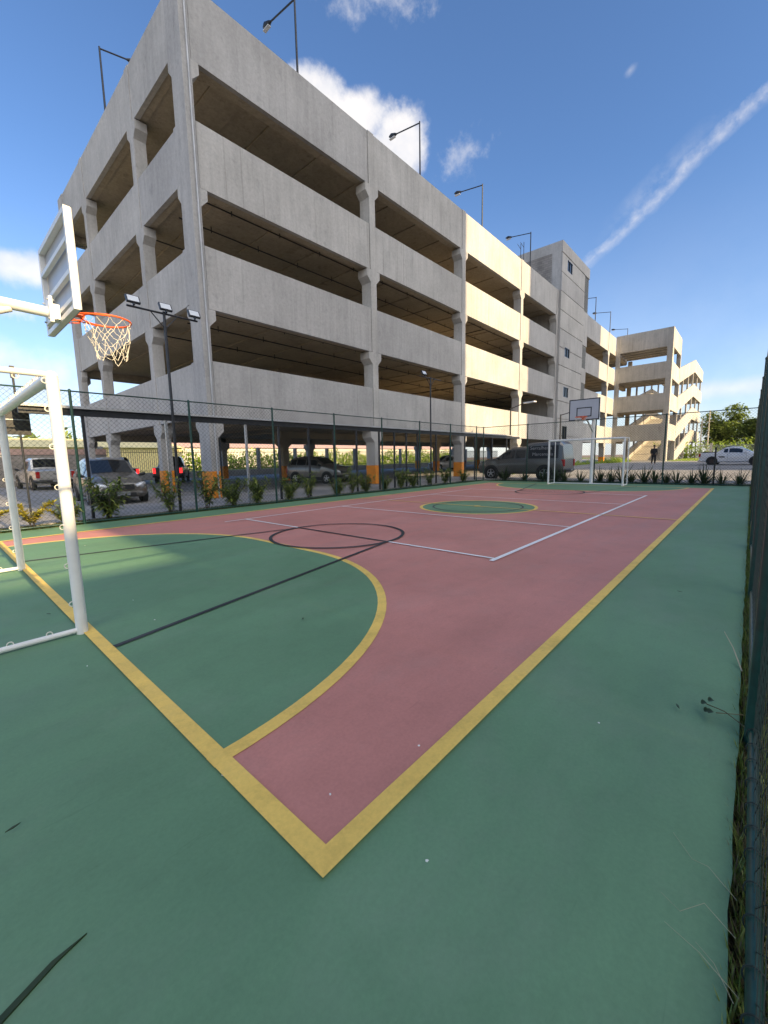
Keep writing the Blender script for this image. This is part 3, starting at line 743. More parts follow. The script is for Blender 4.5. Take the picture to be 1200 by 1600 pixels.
# ------------------------------------------------------------------ vehicles
def lerp(a, b, f): return a+(b-a)*f
def sample(st, x):
    for i in range(len(st)-1):
        if st[i][0] >= x >= st[i+1][0]:
            f = (st[i][0]-x)/(st[i][0]-st[i+1][0]+1e-9)
            p0 = st[max(i-1, 0)]; p1 = st[i]; p2 = st[i+1]; p3 = st[min(i+2, len(st)-1)]
            return [lerp(p1[k], p2[k], f) for k in range(len(p1))]
    return list(st[0] if x > st[0][0] else st[-1])
def prof(s):
    x, zb, zm, zt, wl, wb, wt = s
    return [(0, zb), (wl*.86, zb), (wl*.97, zb+.1), (wl*1.01, zb+.55*(zm-zb)), (wb, zm), (lerp(wb, wt, .9), lerp(zm, zt, .86)), (wt*.86, zt), (0, zt+.03*(wt/.6))]
def vehicle(name, label, cat, loc, rz, st, paint, glass_side, windshield, rearglass, wheels, opts, group=None):
    t = thing(name, label, cat, loc, rz, group)
    xs = sorted({round(lerp(st[i][0], st[i+1][0], k/3), 4) for i in range(len(st)-1) for k in range(4)}, reverse=True)
    m = MB(); n = 15
    for x in xs:
        p = prof(sample(st, x)); full = [(y, z) for y, z in p] + [(-y, z) for y, z in p[-2:0:-1]]
        n = len(full)
        for y, z in full: m.v.append((x, y, z))
    for i in range(len(xs)-1):
        for j in range(n):
            j2 = (j+1) % n; m.f.append((i*n+j, i*n+j2, (i+1)*n+j2, (i+1)*n+j)); m.sm.append(True)
    m.f.append(tuple(range(n-1, -1, -1))); m.sm.append(True)
    m.f.append(tuple((len(xs)-1)*n+j for j in range(n))); m.sm.append(True)
    body = m.build('body', paint, t, sharp=28)
    W = st[len(st)//2][4]
    for a, b in glass_side:
        for s in (-1, 1):
            g = MB(); k = 6
            for i in range(k):
                xa, xb = lerp(a, b, i/k), lerp(a, b, (i+1)/k)
                q = []
                for xx, f in ((xa, .12), (xb, .12), (xb, .86), (xa, .86)):
                    pr = prof(sample(st, xx)); A, B = pr[4], pr[5]
                    q.append((xx, s*(lerp(A[0], B[0], f)+.008), lerp(A[1], B[1], f)))
                g.quad(*q)
            g.build('side_window', M['glass'], t)
    def topglass(a, b, nm):
        g = MB(); k = 4; cols = 6
        for i in range(k):
            xa, xb = lerp(a, b, i/k), lerp(a, b, (i+1)/k)
            for j in range(cols):
                q = []
                for xx, jj in ((xa, j), (xb, j), (xb, j+1), (xa, j+1)):
                    pr = prof(sample(st, xx)); u = -1+2*jj/cols; yy = u*(pr[6][0]*1.02); zz = lerp(pr[7][1], pr[6][1], abs(u))+.008
                    q.append((xx+.006*(1 if a > b else 1)*(1 if nm == 'windshield' else -1), yy, zz))
                g.quad(*q, smooth=True)
        g.build(nm, M['glass'], t)
    if windshield: topglass(*windshield, 'windshield')
    if rearglass: topglass(*rearglass, 'rear_window')
    for wx in wheels[0]:
        for s in (-1, 1):
            wy = W*s; r = wheels[1]
            a = MB(); a.lathe([(0, 0), (r+.07, 0), (r+.07, .14), (0, .14)], (wx, wy*1.018-(.14 if s > 0 else 0), r+.02), 28, 'y'); a.build('wheel_arch', M['plastic'], t)
            w = MB(); yo = wy*1.03; wd = .19
            sgn = s
            w.lathe([(r*.62, 0), (r*.93, -.0*sgn), (r, -.03*sgn), (r, -(wd-.03)*sgn), (r*.93, -wd*sgn), (r*.62, -wd*sgn)], (wx, yo, r), 28, 'y')
            wo = w.build('wheel', M['tyre'], t)
            h = MB(); h.lathe([(0, .004*sgn), (r*.14, .004*sgn), (r*.16, -.02*sgn), (r*.5, -.03*sgn), (r*.6, -.004*sgn), (r*.66, -.004*sgn)], (wx, yo, r), 24, 'y')
            for q in range(5):
                an = 2*math.pi*q/5+.3; c_, s_ = math.cos(an), math.sin(an); ww = .03
                P = lambda rr, side: (wx+c_*rr-s_*side, yo+.006*sgn, r+s_*rr+c_*side)
                h.quad(P(r*.1, -ww), P(r*.6, -ww*.8), P(r*.6, ww*.8), P(r*.1, ww))
            h.build('rim', M[wheels[2]], wo)
    def bx(nm, mat, *b, parent=None):
        q = MB(); q.box(*b); return q.build(nm, M[mat] if isinstance(mat, str) else mat, parent or t)
    F, Rr = st[0][0], st[-1][0]
    for s in (-1, 1):
        q = MB(); x = opts.get('mirror', .75); zz = sample(st, x)[2]+.08; yy = sample(st, x)[5]
        q.tube([(x, s*(yy-.03), zz-.03), (x, s*(yy+.07), zz), (x-.02, s*(yy+.2), zz+.03)], [.025, .06, .055], 8); q.build('wing_mirror', opts.get('mirmat', M['plastic']), t)
    # bumpers, grille, lamps, plates
    fz = opts.get('fz', .3); fw = st[1][4]
    if opts.get('front', True):
        q = MB(); q.tube([(F-.28, -fw*1.0, fz+.02), (F-.1, -fw*.93, fz), (F+.035, -fw*.6, fz), (F+.06, 0, fz), (F+.035, fw*.6, fz), (F-.1, fw*.93, fz), (F-.28, fw*1.0, fz+.02)], .085, 8); q.build('front_bumper', opts.get('bump', paint), t)
        bx('grille', 'plastic', F-.06, F+.035, -fw*.48, fw*.48, fz+.14, fz+.30)
        g2 = bx('lower_grille', 'plastic', F+.02, F+.142, -fw*.5, fw*.5, fz-.06, fz+.03)
        if opts.get('emblem'):
            q = MB(); q.prism([(-.09, -.013), (-.03, -.013), (-.03, -.024), (.03, -.024), (.03, -.013), (.09, -.013), (.08, .013), (.03, .013), (.03, .024), (-.03, .024), (-.03, .013), (-.08, .013)], 'x', F+.036, F+.046)
            o = q.build('emblem', M['chrome'], t); o.location = (0, 0, fz+.22)
        bx('number_plate', 'plate', F+.143, F+.15, -.2, .2, fz-.055, fz+.065)
        for s in (-1, 1):
            q = MB(); zz = fz+.25
            q.tube([(F-.03, s*fw*.55, zz-.02), (F-.09, s*fw*.76, zz+.02), (F-.24, s*fw*.955, zz+.06)], [.05, .1, .06], 10); q.build('headlight', M['head_lamp'], t)
            q = MB(); q.lathe([(0, .02), (.045, .015), (.05, 0)], (F+.0, s*fw*.72, fz-.02), 12, 'x'); q.build('fog_lamp', M['head_lamp'], t)
    rz_ = opts.get('rz', .34); rw = st[-2][4]
    q = MB(); q.tube([(Rr+.25, -rw, rz_), (Rr+.08, -rw*.95, rz_), (Rr-.05, -rw*.6, rz_), (Rr-.07, 0, rz_), (Rr-.05, rw*.6, rz_), (Rr+.08, rw*.95, rz_), (Rr+.25, rw, rz_)], .085, 8); q.build('rear_bumper', opts.get('bump', M['plastic']), t)
    th = opts.get('tail', (.62, .95))
    for s in (-1, 1):
        y0, y1 = sorted((s*rw*.80, s*rw*.985)); bx('tail_light', opts.get('tailmat', M['tail']), Rr-.03, Rr+.12, y0, y1, *th)
    bx('number_plate', 'plate', Rr-.175, Rr-.16, -.2, .2, rz_-.04, rz_+.07) if opts.get('rplate', True) else None
    for xx in opts.get('handles', (-.1, -.95)):
        for s in (-1, 1):
            yy = sample(st, xx)[5]; zz = sample(st, xx)[2]-.07
            q = MB(); q.box(xx-.08, xx+.08, *sorted((s*(yy-.02), s*(yy+.022))), zz-.015, zz+.015); q.build('door_handle', opts.get('handmat', paint), t)
    for xx in opts.get('seams', (.72, -.25, -1.05)):
        for s in (-1, 1):
            q = MB(); pr = prof(sample(st, xx))
            q.tube([(xx, s*(pr[2][0]+.001), pr[2][1]+.06), (xx, s*(pr[3][0]+.001), pr[3][1]), (xx, s*(pr[4][0]+.001), pr[4][1])], .006, 4); q.build('door_seam', M['plastic'], t)
    # cladding
    if opts.get('cladding'):
        for s in (-1, 1):
            q = MB(); xs2 = [wheels[0][0]-.4, wheels[0][1]+.4]
            q.box(xs2[1], xs2[0], *sorted((s*(W-.05), s*(W+.025))), .2, .38); q.build('side_cladding', M['plastic'], t)
    if opts.get('rack'):
        for s in (-1, 1):
            q = MB(); x0, x1 = opts['rack']; za = sample(st, x0)[3]; zb = sample(st, x1)[3]; yy = sample(st, x0)[6]*.86
            q.tube([(x0, s*yy, za), (x0-.08, s*yy, za+.06), (x1+.08, s*yy, zb+.06), (x1, s*yy, zb)], .016, 6); q.build('roof_rail', M['dark_metal'] if opts.get('darkrack') else M['galv'], t)
    return t
# station: x, z_bottom, z_belt, z_top, w_sill, w_belt, w_top
hatch = [(2.0, .30, .52, .60, .60, .60, .5), (1.9, .22, .60, .72, .76, .74, .62), (1.6, .2, .70, .86, .83, .81, .7), (1.05, .19, .84, .98, .85, .83, .72),
         (.92, .19, .87, 1.01, .85, .83, .70), (.22, .19, .92, 1.50, .85, .83, .62), (-.3, .19, .93, 1.58, .85, .83, .62), (-1.2, .19, .95, 1.56, .85, .83, .62),
         (-1.7, .2, .97, 1.40, .84, .81, .58), (-1.95, .26, .93, 1.05, .80, .78, .66), (-2.03, .32, .70, .80, .72, .72, .6)]
vehicle('parked_car', 'silver family hatchback with bowtie badge facing the fence, left of the garage corner', 'car', (3.8, 16.75, -.03), R(-94), hatch, M['silver'],
        [(.45, -.35), (-.42, -1.15), (-1.22, -1.62)], (.88, .26), (-1.93, -1.72), ((1.28, -1.22), .29, 'alloy'), dict(emblem=True, rack=(.1, -1.4), fz=.36), 'cars parked between fence and garage')
suvst = [(1.82, .34, .62, .72, .58, .58, .5), (1.74, .26, .70, .84, .76, .74, .62), (1.45, .24, .82, .96, .82, .80, .7), (1.0, .22, .93, 1.06, .83, .82, .72),
         (.85, .22, .96, 1.09, .83, .82, .70), (.25, .22, 1.0, 1.48, .83, .82, .6), (-.3, .22, 1.01, 1.55, .83, .82, .6), (-1.1, .22, 1.03, 1.53, .83, .82, .6),
         (-1.55, .24, 1.05, 1.45, .82, .80, .58), (-1.75, .28, 1.0, 1.12, .79, .77, .66), (-1.83, .34, .75, .85, .72, .72, .6)]
vehicle('parked_car', 'warm grey compact crossover with black wheel arches under the garage deck', 'car', (15.0, 18.3, -.03), R(-76), suvst, M['grey'],
        [(.45, -.3), (-.37, -1.0), (-1.07, -1.45)], (.82, .3), (-1.73, -1.57), ((1.15, -1.1), .31, 'alloy'), dict(cladding=True, bump=M['plastic'], fz=.42, rack=(.1, -1.3), darkrack=True, seams=(.7, -.33, -1.0)), 'cars parked between fence and garage')
def pickup_st(L=5.1, w=.88, bed=1.08, roof=1.72, cabend=-.95):
    F = L/2
    return [(F, .40, .66, .78, w*.75, w*.75, w*.66), (F-.12, .34, .76, .92, w*.93, w*.92, w*.78), (F-.6, .32, .92, 1.06, w, w*.97, w*.84), (F-1.2, .30, 1.02, 1.13, w, w*.97, w*.86),
            (F-1.35, .30, 1.04, 1.16, w, w*.97, w*.84), (F-2.05, .30, 1.07, roof-.04, w, w*.97, w*.72), (F-2.4, .30, 1.08, roof, w, w*.97, w*.72), (cabend+.25, .30, 1.08, roof-.01, w, w*.97, w*.72),
            (cabend, .30, 1.07, bed+.08, w, w*.97, w*.78), (cabend-.12, .30, bed-.02, bed, w, w*.97, w*.9), (-F+.12, .36, bed-.02, bed, w, w*.97, w*.9), (-F, .42, bed-.08, bed-.03, w*.95, w*.94, w*.88)]
def pickup(label, loc, rz, paint, tailmat, group, **kw):
    st_ = pickup_st(**kw)
    t = vehicle('pickup_truck', label, 'pickup truck', loc, rz, st_, paint, [(st_[5][0]+.25, .05), (-.02, kw.get('cabend', -.95)+.22)], (st_[4][0]-.05, st_[5][0]+.04), (kw.get('cabend', -.95)+.03, kw.get('cabend', -.95)+.22),
                ((1.55, -1.55), .37, 'alloy'), dict(tailmat=tailmat, tail=(.68, 1.02), rz=.5, fz=.5, mirror=1.0, seams=(1.0, 0, -.9)), group)
    F = st_[0][0]
    q = MB(); q.box(-F-.02, -F+.02, -.66, .66, .66, 1.0); q.build('tailgate', paint, t)
    q = MB(); q.box(-F-.035, -F-.021, -.1, .1, .86, .9); q.build('tailgate_handle', M['plastic'], t)
    return t
pickup('light silver pickup truck seen from behind by the grey block wall at far left', (3.95, 30.2, -.03), R(94), M['silver2'], M['tail'], 'vehicles parked facing away', roof=1.78)
pickup('black pickup truck with lit tail lights, half hidden behind the silver hatchback', (7.75, 30.5, -.03), R(84), M['black_car'], M['tail_lit'], 'vehicles parked facing away', roof=1.8)
pickup('black pickup truck with lit tail lights, right of the second orange column base', (11.2, 30.0, -.03), R(62), M['black_car'], M['tail_lit'], 'vehicles parked facing away', roof=1.8)
# dark pickup with canopy behind the far fence
canst = [(2.5, .46, .74, .84, .70, .70, .62), (2.4, .38, .86, 1.0, .84, .83, .72), (1.95, .36, 1.06, 1.17, .89, .87, .77), (1.45, .34, 1.12, 1.23, .89, .87, .78),
         (1.32, .34, 1.13, 1.25, .89, .87, .76), (.62, .34, 1.15, 1.76, .89, .87, .66), (.35, .34, 1.15, 1.84, .89, .87, .66), (-.5, .34, 1.15, 1.85, .89, .87, .68),
         (-.56, .34, 1.15, 2.02, .89, .87, .80), (-2.25, .36, 1.15, 2.05, .89, .87, .80), (-2.42, .40, 1.13, 1.9, .89, .87, .78), (-2.5, .46, 1.06, 1.14, .86, .84, .80)]
cp_ = vehicle('pickup_truck', 'dark silver pickup with a black lettered canopy, side on behind the far fence', 'pickup truck', (22.35, 8.85, -.03), R(90), canst, M['darkgreycar'],
        [(.92, .2), (.12, -.42)], (1.28, .68), None, ((1.58, -1.52), .385, 'alloy'), dict(tail=(.76, 1.12), rz=.55, fz=.56, mirror=1.1, seams=(1.1, -.5), handles=(-.3,)))
for s in (1, -1):
    q = MB(); n_ = 8
    for i in range(n_):
        xa, xb = lerp(-.62, -2.22, i/n_), lerp(-.62, -2.22, (i+1)/n_); qq = []
        for xx, f in ((xa, .05), (xb, .05), (xb, .93), (xa, .93)):
            pr = prof(sample(canst, xx)); A, B = pr[4], pr[5]; qq.append((xx, s*(lerp(A[0], B[0], f)+.01), lerp(A[1], B[1], f)))
        q.quad(*qq)
    q.build('canopy_side', M['black_paint'], cp_)
def text_mesh(txt, size, mat, parent, loc, rot, name='lettering'):
    cu = bpy.data.curves.new('t', 'FONT'); cu.body = txt; cu.size = size; cu.extrude = .002; cu.align_x = 'CENTER'
    o = bpy.data.objects.new('t', cu); C.objects.link(o); dg = bpy.context.evaluated_depsgraph_get(); dg.update()
    me = bpy.data.meshes.new_from_object(o.evaluated_get(dg)); me.materials.clear(); me.materials.append(mat)
    bpy.data.objects.remove(o); ob = bpy.data.objects.new(name, me); C.objects.link(ob); ob.parent = parent; ob.location = loc; ob.rotation_euler = rot; return ob
text_mesh('Serralheria', .27, M['sign_grey'], cp_, (-1.3, .875, 1.66), (R(78), 0, R(180)))
text_mesh('Marcenaria', .25, M['sign_grey'], cp_, (-1.4, .895, 1.34), (R(78), 0, R(180)))
# white small pickup at right
smst = [(2.2, .32, .55, .62, .62, .62, .5), (2.08, .24, .64, .78, .78, .76, .64), (1.7, .22, .78, .92, .83, .81, .7), (1.2, .2, .88, 1.0, .84, .82, .72),
        (1.05, .2, .9, 1.03, .84, .82, .70), (.35, .2, .94, 1.44, .84, .82, .6), (-.1, .2, .95, 1.49, .84, .82, .6), (-.55, .2, .96, 1.42, .84, .82, .6),
        (-.95, .2, .97, 1.12, .84, .82, .66), (-1.1, .2, .97, 1.02, .84, .82, .72), (-2.1, .26, .95, 1.0, .84, .82, .72), (-2.22, .32, .85, .9, .78, .76, .68)]
wp = vehicle('pickup_truck', 'white compact pickup with dark bed cover, side on behind the far fence at right', 'pickup truck', (43.8, .1, .25), R(-95), smst, M['white_car'],
        [(.55, -.28), (-.36, -.62)], (1.0, .4), (-.93, -.6), ((1.35, -1.35), .31, 'dark_rim'), dict(tail=(.66, .92), bump=M['white_car'], rz=.36, seams=(.8, -.35), handles=(-.2,), mirmat=M['white_car']))
q = MB(); q.box(-2.12, -1.02, -.70, .70, 1.02, 1.07); q.build('bed_cover', M['plastic'], wp)
q = MB(); q.box(-2.0, -1.2, -.03, .03, 1.071, 1.075); q.build('cover_seam', M['dark_metal'], wp)
for s in (-1, 1):
    q = MB(); q.prism([(-.95, .70), (-.55, .70), (-.5, .60), (-.85, .60)], 'y', *sorted((s*.842, s*.858))); q.build('side_vent', M['plastic'], wp)
    q = MB(); q.tube([(.1, s*.5, 1.46), (0, s*.5, 1.53), (-.5, s*.5, 1.49), (-.62, s*.5, 1.42)], .018, 6); q.build('roof_rail', M['dark_metal'], wp)
# pale car far behind the fence, nose visible left of the canopy pickup
vehicle('parked_car', 'pale bluish white car in shade behind the dark canopy pickup', 'car', (38.5, 24.6, -.03), R(150), hatch, M['white_car'],
        [(.45, -.35), (-.42, -1.15), (-1.22, -1.62)], (.88, .26), (-1.93, -1.72), ((1.28, -1.22), .29, 'alloy'), dict(fz=.36))

# patterned white banner behind the far fence
t = thing('patterned_banner', 'tall narrow white panel with dark leaf pattern right of the canopy pickup', 'banner', (24.3, 7.1, 0), R(100))
MB().box(-.24, .24, -.015, .015, .66, 1.87).build('panel', M['banner'], t)
pt = MB(); rn = random.Random(3)
for i in range(60):
    y = rn.uniform(-.2, .2); z = rn.uniform(.72, 1.82); a = rn.uniform(0, 6.28); l = rn.uniform(.03, .06); w = .012
    c_, s_ = math.cos(a), math.sin(a)
    for yy in (-.017, .017):
        pt.quad((y+c_*l, yy, z+s_*l), (y-s_*w, yy, z+c_*w), (y-c_*l, yy, z-s_*l), (y+s_*w, yy, z-c_*w))
pt.build('leaf_pattern', M['black_paint'], t)
for s in (-1, 1): MB().cyl((s*.2, 0, -.03), (s*.2, 0, .66), .012, 6).build('leg', M['dark_metal'], t)

# ------------------------------------------------------------------ person
pr_ = thing('person', 'dark clad person walking across the pavement in front of the ramp wing, seen small', 'person', (44.6, 5.85, .27), R(200))
def skin_obj(name, verts, edges, rad, mat, parent, root=0, sub=1):
    me = bpy.data.meshes.new(name); me.from_pydata(verts, edges, []); me.update()
    o = bpy.data.objects.new(name, me); C.objects.link(o); me.materials.append(mat)
    o.modifiers.new('s', 'SKIN'); sv = me.skin_vertices[0].data
    for i, r in enumerate(rad): sv[i].radius = (r, r)
    sv[root].use_root = True
    ss = o.modifiers.new('b', 'SUBSURF'); ss.levels = sub; ss.render_levels = sub
    if parent: o.parent = parent
    return o
V = [(0, 0, .95), (0, 0, 1.12), (.01, 0, 1.35), (.02, 0, 1.48), (.03, 0, 1.56), (.045, 0, 1.66), (.05, 0, 1.76)]
Rd = [.13, .12, .15, .07, .055, .095, .07]; Ed = [(0, 1), (1, 2), (2, 3), (3, 4), (4, 5), (5, 6)]
def chainv(start, pts):
    i = start
    for p, r in pts: V.append(p); Rd.append(r); Ed.append((i, len(V)-1)); i = len(V)-1
    return i
chainv(0, [((.0, .09, .88), .1), ((.14, .1, .52), .065), ((.02, .1, .1), .045), ((.14, .1, .04), .035)])
chainv(0, [((.0, -.09, .88), .1), ((.0, -.1, .5), .065), ((-.2, -.1, .12), .045), ((-.1, -.1, .04), .035)])
for s, pts in ((1, [((.02, .19, 1.42), .06), ((-.05, .25, 1.15), .045), ((.06, .25, .93), .034), ((.1, .25, .84), .03)]), (-1, [((.02, -.19, 1.42), .06), ((.0, -.26, 1.15), .045), ((.16, -.22, .98), .034), ((.22, -.21, .92), .03)])):
    e = chainv(2, pts); b0 = Vector(V[e])
    for k in range(5):
        d = Vector((.02+.03*(k == 4), s*.0+(.022-.011*k), -.07+.02*abs(k-1.5)*.5)); chainv(e, [(tuple(b0+d*.5), .010), (tuple(b0+d), .008)])
skin_obj('body', V, Ed, Rd, M['skin'], pr_)
jk = [(0, 0, .86), (0, 0, 1.1), (.01, 0, 1.38), (.02, .0, 1.49), (.02, .19, 1.43), (-.05, .25, 1.15), (.055, .25, .95), (.02, -.19, 1.43), (0, -.26, 1.15), (.15, -.225, .99)]
skin_obj('jacket', jk, [(0, 1), (1, 2), (2, 3), (2, 4), (4, 5), (5, 6), (2, 7), (7, 8), (8, 9)], [.17, .15, .18, .08, .08, .062, .05, .08, .062, .05], M['cloth'], pr_, 1)
tr = [(0, 0, .98), (0, .09, .87), (.14, .1, .52), (.03, .1, .13), (0, -.09, .87), (0, -.1, .5), (-.19, -.1, .15)]
skin_obj('trousers', tr, [(0, 1), (1, 2), (2, 3), (0, 4), (4, 5), (5, 6)], [.15, .12, .085, .07, .12, .085, .07], M['cloth'], pr_)
MB().lathe([(0, .128), (.05, .115), (.082, .075), (.092, .03), (.088, -.01)], (.035, 0, 1.70), 14).build('hair', M['hair'], pr_)

# ------------------------------------------------------------------ plants
def leafstrip(m, base, d, L, w, droop, seg=2):
    d = Vector(d).normalized(); side = d.cross(Vector((0, 0, 1)))
    if side.length < .05: side = Vector((1, 0, 0))
    side.normalize(); base = Vector(base); pts = []
    for i in range(seg+2):
        f = i/(seg+1); c = base+d*L*f+Vector((0, 0, -droop*L*f*f)); ww = w*math.sin(math.pi*min(.999, max(.12, f*.93)))
        pts.append((c-side*ww/2, c+side*ww/2))
    n = len(m.v)
    for a, b in pts: m.v += [tuple(a), tuple(b)]
    for i in range(len(pts)-1): m.f.append((n+2*i, n+2*i+1, n+2*i+3, n+2*i+2)); m.sm.append(True)
def bush_proto(name, seed, H=1.05, stems=13, leaves=64, lm='leaf', L=.20, w=.042, spread=.42):
    rn = random.Random(seed); t = thing(name, '', 'bush'); s_ = MB(); l_ = MB()
    for i in range(stems):
        a = rn.uniform(0, 6.28); tl = rn.uniform(.35, 1)*spread; h_ = H*rn.uniform(.55, 1.0)
        pts = [Vector((.03*math.cos(a), .03*math.sin(a), 0))]
        for k in range(1, 5):
            f = k/4; pts.append(Vector((math.cos(a)*tl*f**1.3+rn.uniform(-.015, .015), math.sin(a)*tl*f**1.3+rn.uniform(-.015, .015), h_*f)))
        s_.tube(pts, .008, 5, .004)
        for k in range(leaves):
            f = rn.uniform(.22, 1); q = f*4; i0 = min(3, int(q)); p = pts[i0].lerp(pts[i0+1], q-i0)
            b = rn.uniform(0, 6.28); el = rn.uniform(-.1, 1.0)
            leafstrip(l_, p, (math.cos(b)*math.cos(el), math.sin(b)*math.cos(el), math.sin(el)), L*rn.uniform(.6, 1.2), w*rn.uniform(.7, 1.2), rn.uniform(.15, .6))
    s_.build('stems', M['bark'], t); l_.build('foliage', M[lm], t); return t
bp1 = bush_proto('leafy_bush', 1); bp2 = bush_proto('leafy_bush', 2, .9, 14, 60); bp3 = bush_proto('leafy_bush', 3, 1.15, 9, 60, spread=.46)
BU = [(1.35, 'low sparse leafy bush at left, beside the silver hatchback wheel', 2, .75), (2.12, 'large leafy bush in front of the silver hatchback grille', 1, 1.15),
      (3.55, 'narrow leafy bush by the black floodlight pole', 3, 1.0), (4.55, 'tall thin leafy bush before the orange base of the garage corner column', 3, 1.1),
      (5.35, 'round leafy bush right of the corner column base', 2, 1.05), (6.05, 'dense leafy bush left of the fence post nearest the grey crossover', 1, .95),
      (7.3, 'leaning leafy bush below the rear wheel of the grey crossover', 2, .95), (8.15, 'leafy bush before the front door of the grey crossover', 3, .9),
      (9.4, 'small leafy bush under the front bumper of the grey crossover', 2, .8), (10.2, 'slim leafy bush just right of the grey crossover', 3, .95),
      (10.95, 'low leafy bush before the second orange column base', 2, .9), (12.0, 'small leafy bush one span right of the second column', 2, .8),
      (13.1, 'leafy bush left of the farther floodlight pole, first of a close pair', 1, .95), (13.95, 'leafy bush left of the farther floodlight pole, second of a close pair', 2, .9),
      (15.2, 'small leafy bush at the foot of the farther floodlight pole', 3, .8), (16.6, 'dark leafy bush before the third orange column base', 1, .9), (18.3, 'last leafy bush of the planting strip near the fence corner', 2, .8)]
used = set()
for i, (x, lab, k, sc) in enumerate(BU):
    src = {1: bp1, 2: bp2, 3: bp3}[k]; y = 10.42+random.uniform(-.05, .1)
    if k not in used: used.add(k); o = src; o.location = (x, y, -.03); o.rotation_euler.z = random.uniform(0, 6); o['label'] = lab
    else: o = dup(src, (x, y, -.03), random.uniform(0, 6), lab)
    o.scale = (sc, sc, sc); o['group'] = 'leafy bushes along the court fence'; o['category'] = 'bush'
# yellow arching plants at left, sunlit
def yellow_proto(seed):
    rn = random.Random(seed); t = thing('yellow_plant', '', 'plant'); s_ = MB(); l_ = MB()
    for a, tl, h_ in ((.1, .42, .52), (2.2, .28, .5), (3.6, .34, .42), (5.2, .22, .36)):
        pts = [Vector((math.cos(a)*tl*f**1.2, math.sin(a)*tl*f**1.2, h_*math.sin(f*1.5))) for f in [i/6 for i in range(7)]]
        s_.tube(pts, .009, 5, .005)
        for i in range(150):
            f = rn.uniform(.25, 1); q = f*6; i0 = min(5, int(q)); p = pts[i0].lerp(pts[i0+1], q-i0); b = rn.uniform(0, 6.28); el = rn.uniform(0, .9)
            leafstrip(l_, p, (math.cos(b)*math.cos(el), math.sin(b)*math.cos(el), math.sin(el)), .13*rn.uniform(.7, 1.2), .045, .2)
    s_.build('stems', M['bark'], t); l_.build('foliage', M['leaf_yellow'], t); return t
yp = yellow_proto(4); yp.location = (.72, 10.45, -.03); yp.rotation_euler.z = .1; yp['label'] = 'bright yellow plant with arching sunlit stems, seen between the near goal posts'; yp['group'] = 'yellow plants by the fence'
dup(yp, (.02, 10.4, -.03), 2.4, 'bright yellow plant cut by the left edge of the photo'); dup(yp, (1.28, 10.55, -.03), 3.4, 'small bright yellow plant touching the near goal post', (.7, .7, .7))
# spiky plants along the far fence
def spiky_proto(seed, n=52, H=.95):
    rn = random.Random(seed); t = thing('spiky_plant', '', 'plant'); l_ = MB()
    for i in range(n):
        b = rn.uniform(0, 6.28); el = R(rn.uniform(30, 86)); r0 = rn.uniform(0, .08)
        leafstrip(l_, (r0*math.cos(b), r0*math.sin(b), 0), (math.cos(b)*math.cos(el), math.sin(b)*math.cos(el), math.sin(el)), H*rn.uniform(.5, 1.1), .036, rn.uniform(.05, .4), 3)
    l_.build('leaves', M['leaf_dark'], t); return t
sp1, sp2 = spiky_proto(1), spiky_proto(2, 76, 1.02)
SP = [(9.1, 'dark spiky plant under the bonnet of the canopy pickup, near the fence corner'), (8.0, 'dark spiky plant before the middle of the canopy pickup'),
      (6.95, 'dark spiky plant before the rear wheel of the canopy pickup'), (6.35, 'dark bushy spiky plant inside the left post of the far goal'), (5.95, 'dark spiky plant below the patterned banner'),
      (5.2, 'dark spiky plant just left of the far hoop pole, on sunlit ground'), (4.35, 'dark spiky plant just right of the far hoop pole'), (3.85, 'dark spiky plant in the right half of the far goal'),
      (3.4, 'dense dark spiky plant by the fence post in the far goal'), (3.05, 'dark spiky plant behind the right post of the far goal'), (2.55, 'large dark spiky plant right of the far goal'),
      (2.15, 'dark spiky plant left of the tall fence post under the walking person'), (1.75, 'thin dark spiky plant at the foot of the tall fence post'), (1.35, 'dark spiky plant first right of the tall fence post'),
      (.85, 'dark spiky plant between the tall fence post and the short steel post'), (.45, 'widest dark spiky plant left of the short steel post'), (-.1, 'thin dark spiky plant right of the short steel post'), (-.65, 'dark spiky plant in the right corner of the far fence')]
for i, (y, lab) in enumerate(SP):
    src = sp2 if i in (3, 8, 15) else sp1
    if i == 0: o = sp1; o.location = (20.45, y, -.03); o['label'] = lab
    elif i == 3: o = sp2; o.location = (20.4, y, -.03); o['label'] = lab
    else: o = dup(src, (20.4+random.uniform(-.08, .12), y, -.03), random.uniform(0, 6), lab)
    s = random.uniform(.82, 1.1); o.scale = (s, s, s); o['group'] = 'spiky plants along the far fence'

# grass (stuff)
def blades(name, regions, mat, n, hlo, hhi, w=.006, seed=1, zb=-.035):
    rn = random.Random(seed); m = MB(); tot = sum(r[4] for r in regions)
    for x0, x1, y0, y1, wt in regions:
        for i in range(int(n*wt/tot)):
            f = rn.random(); x = x0+(x1-x0)*f; y = rn.uniform(y0, y1); h = rn.uniform(hlo, hhi); a = rn.uniform(0, 6.28); le = rn.uniform(.1, .9)*h
            ww = w*rn.uniform(.6, 1.3); dx, dy = math.cos(a), math.sin(a)
            m.v += [(x-dy*ww, y+dx*ww, zb), (x+dy*ww, y-dx*ww, zb), (x+dx*le, y+dy*le, zb+h)]; k = len(m.v)
            m.f.append((k-3, k-2, k-1)); m.sm.append(False)
    return tag(m.build(name, M[mat]), kind='stuff')
blades('grass', [(-3, 20, 10.09, 10.7, 14), (-3, 3, 10.08, 10.5, 6), (20.0, 21.3, -1, 10, 6)], 'grass', 26000, .03, .11, .008, 2)
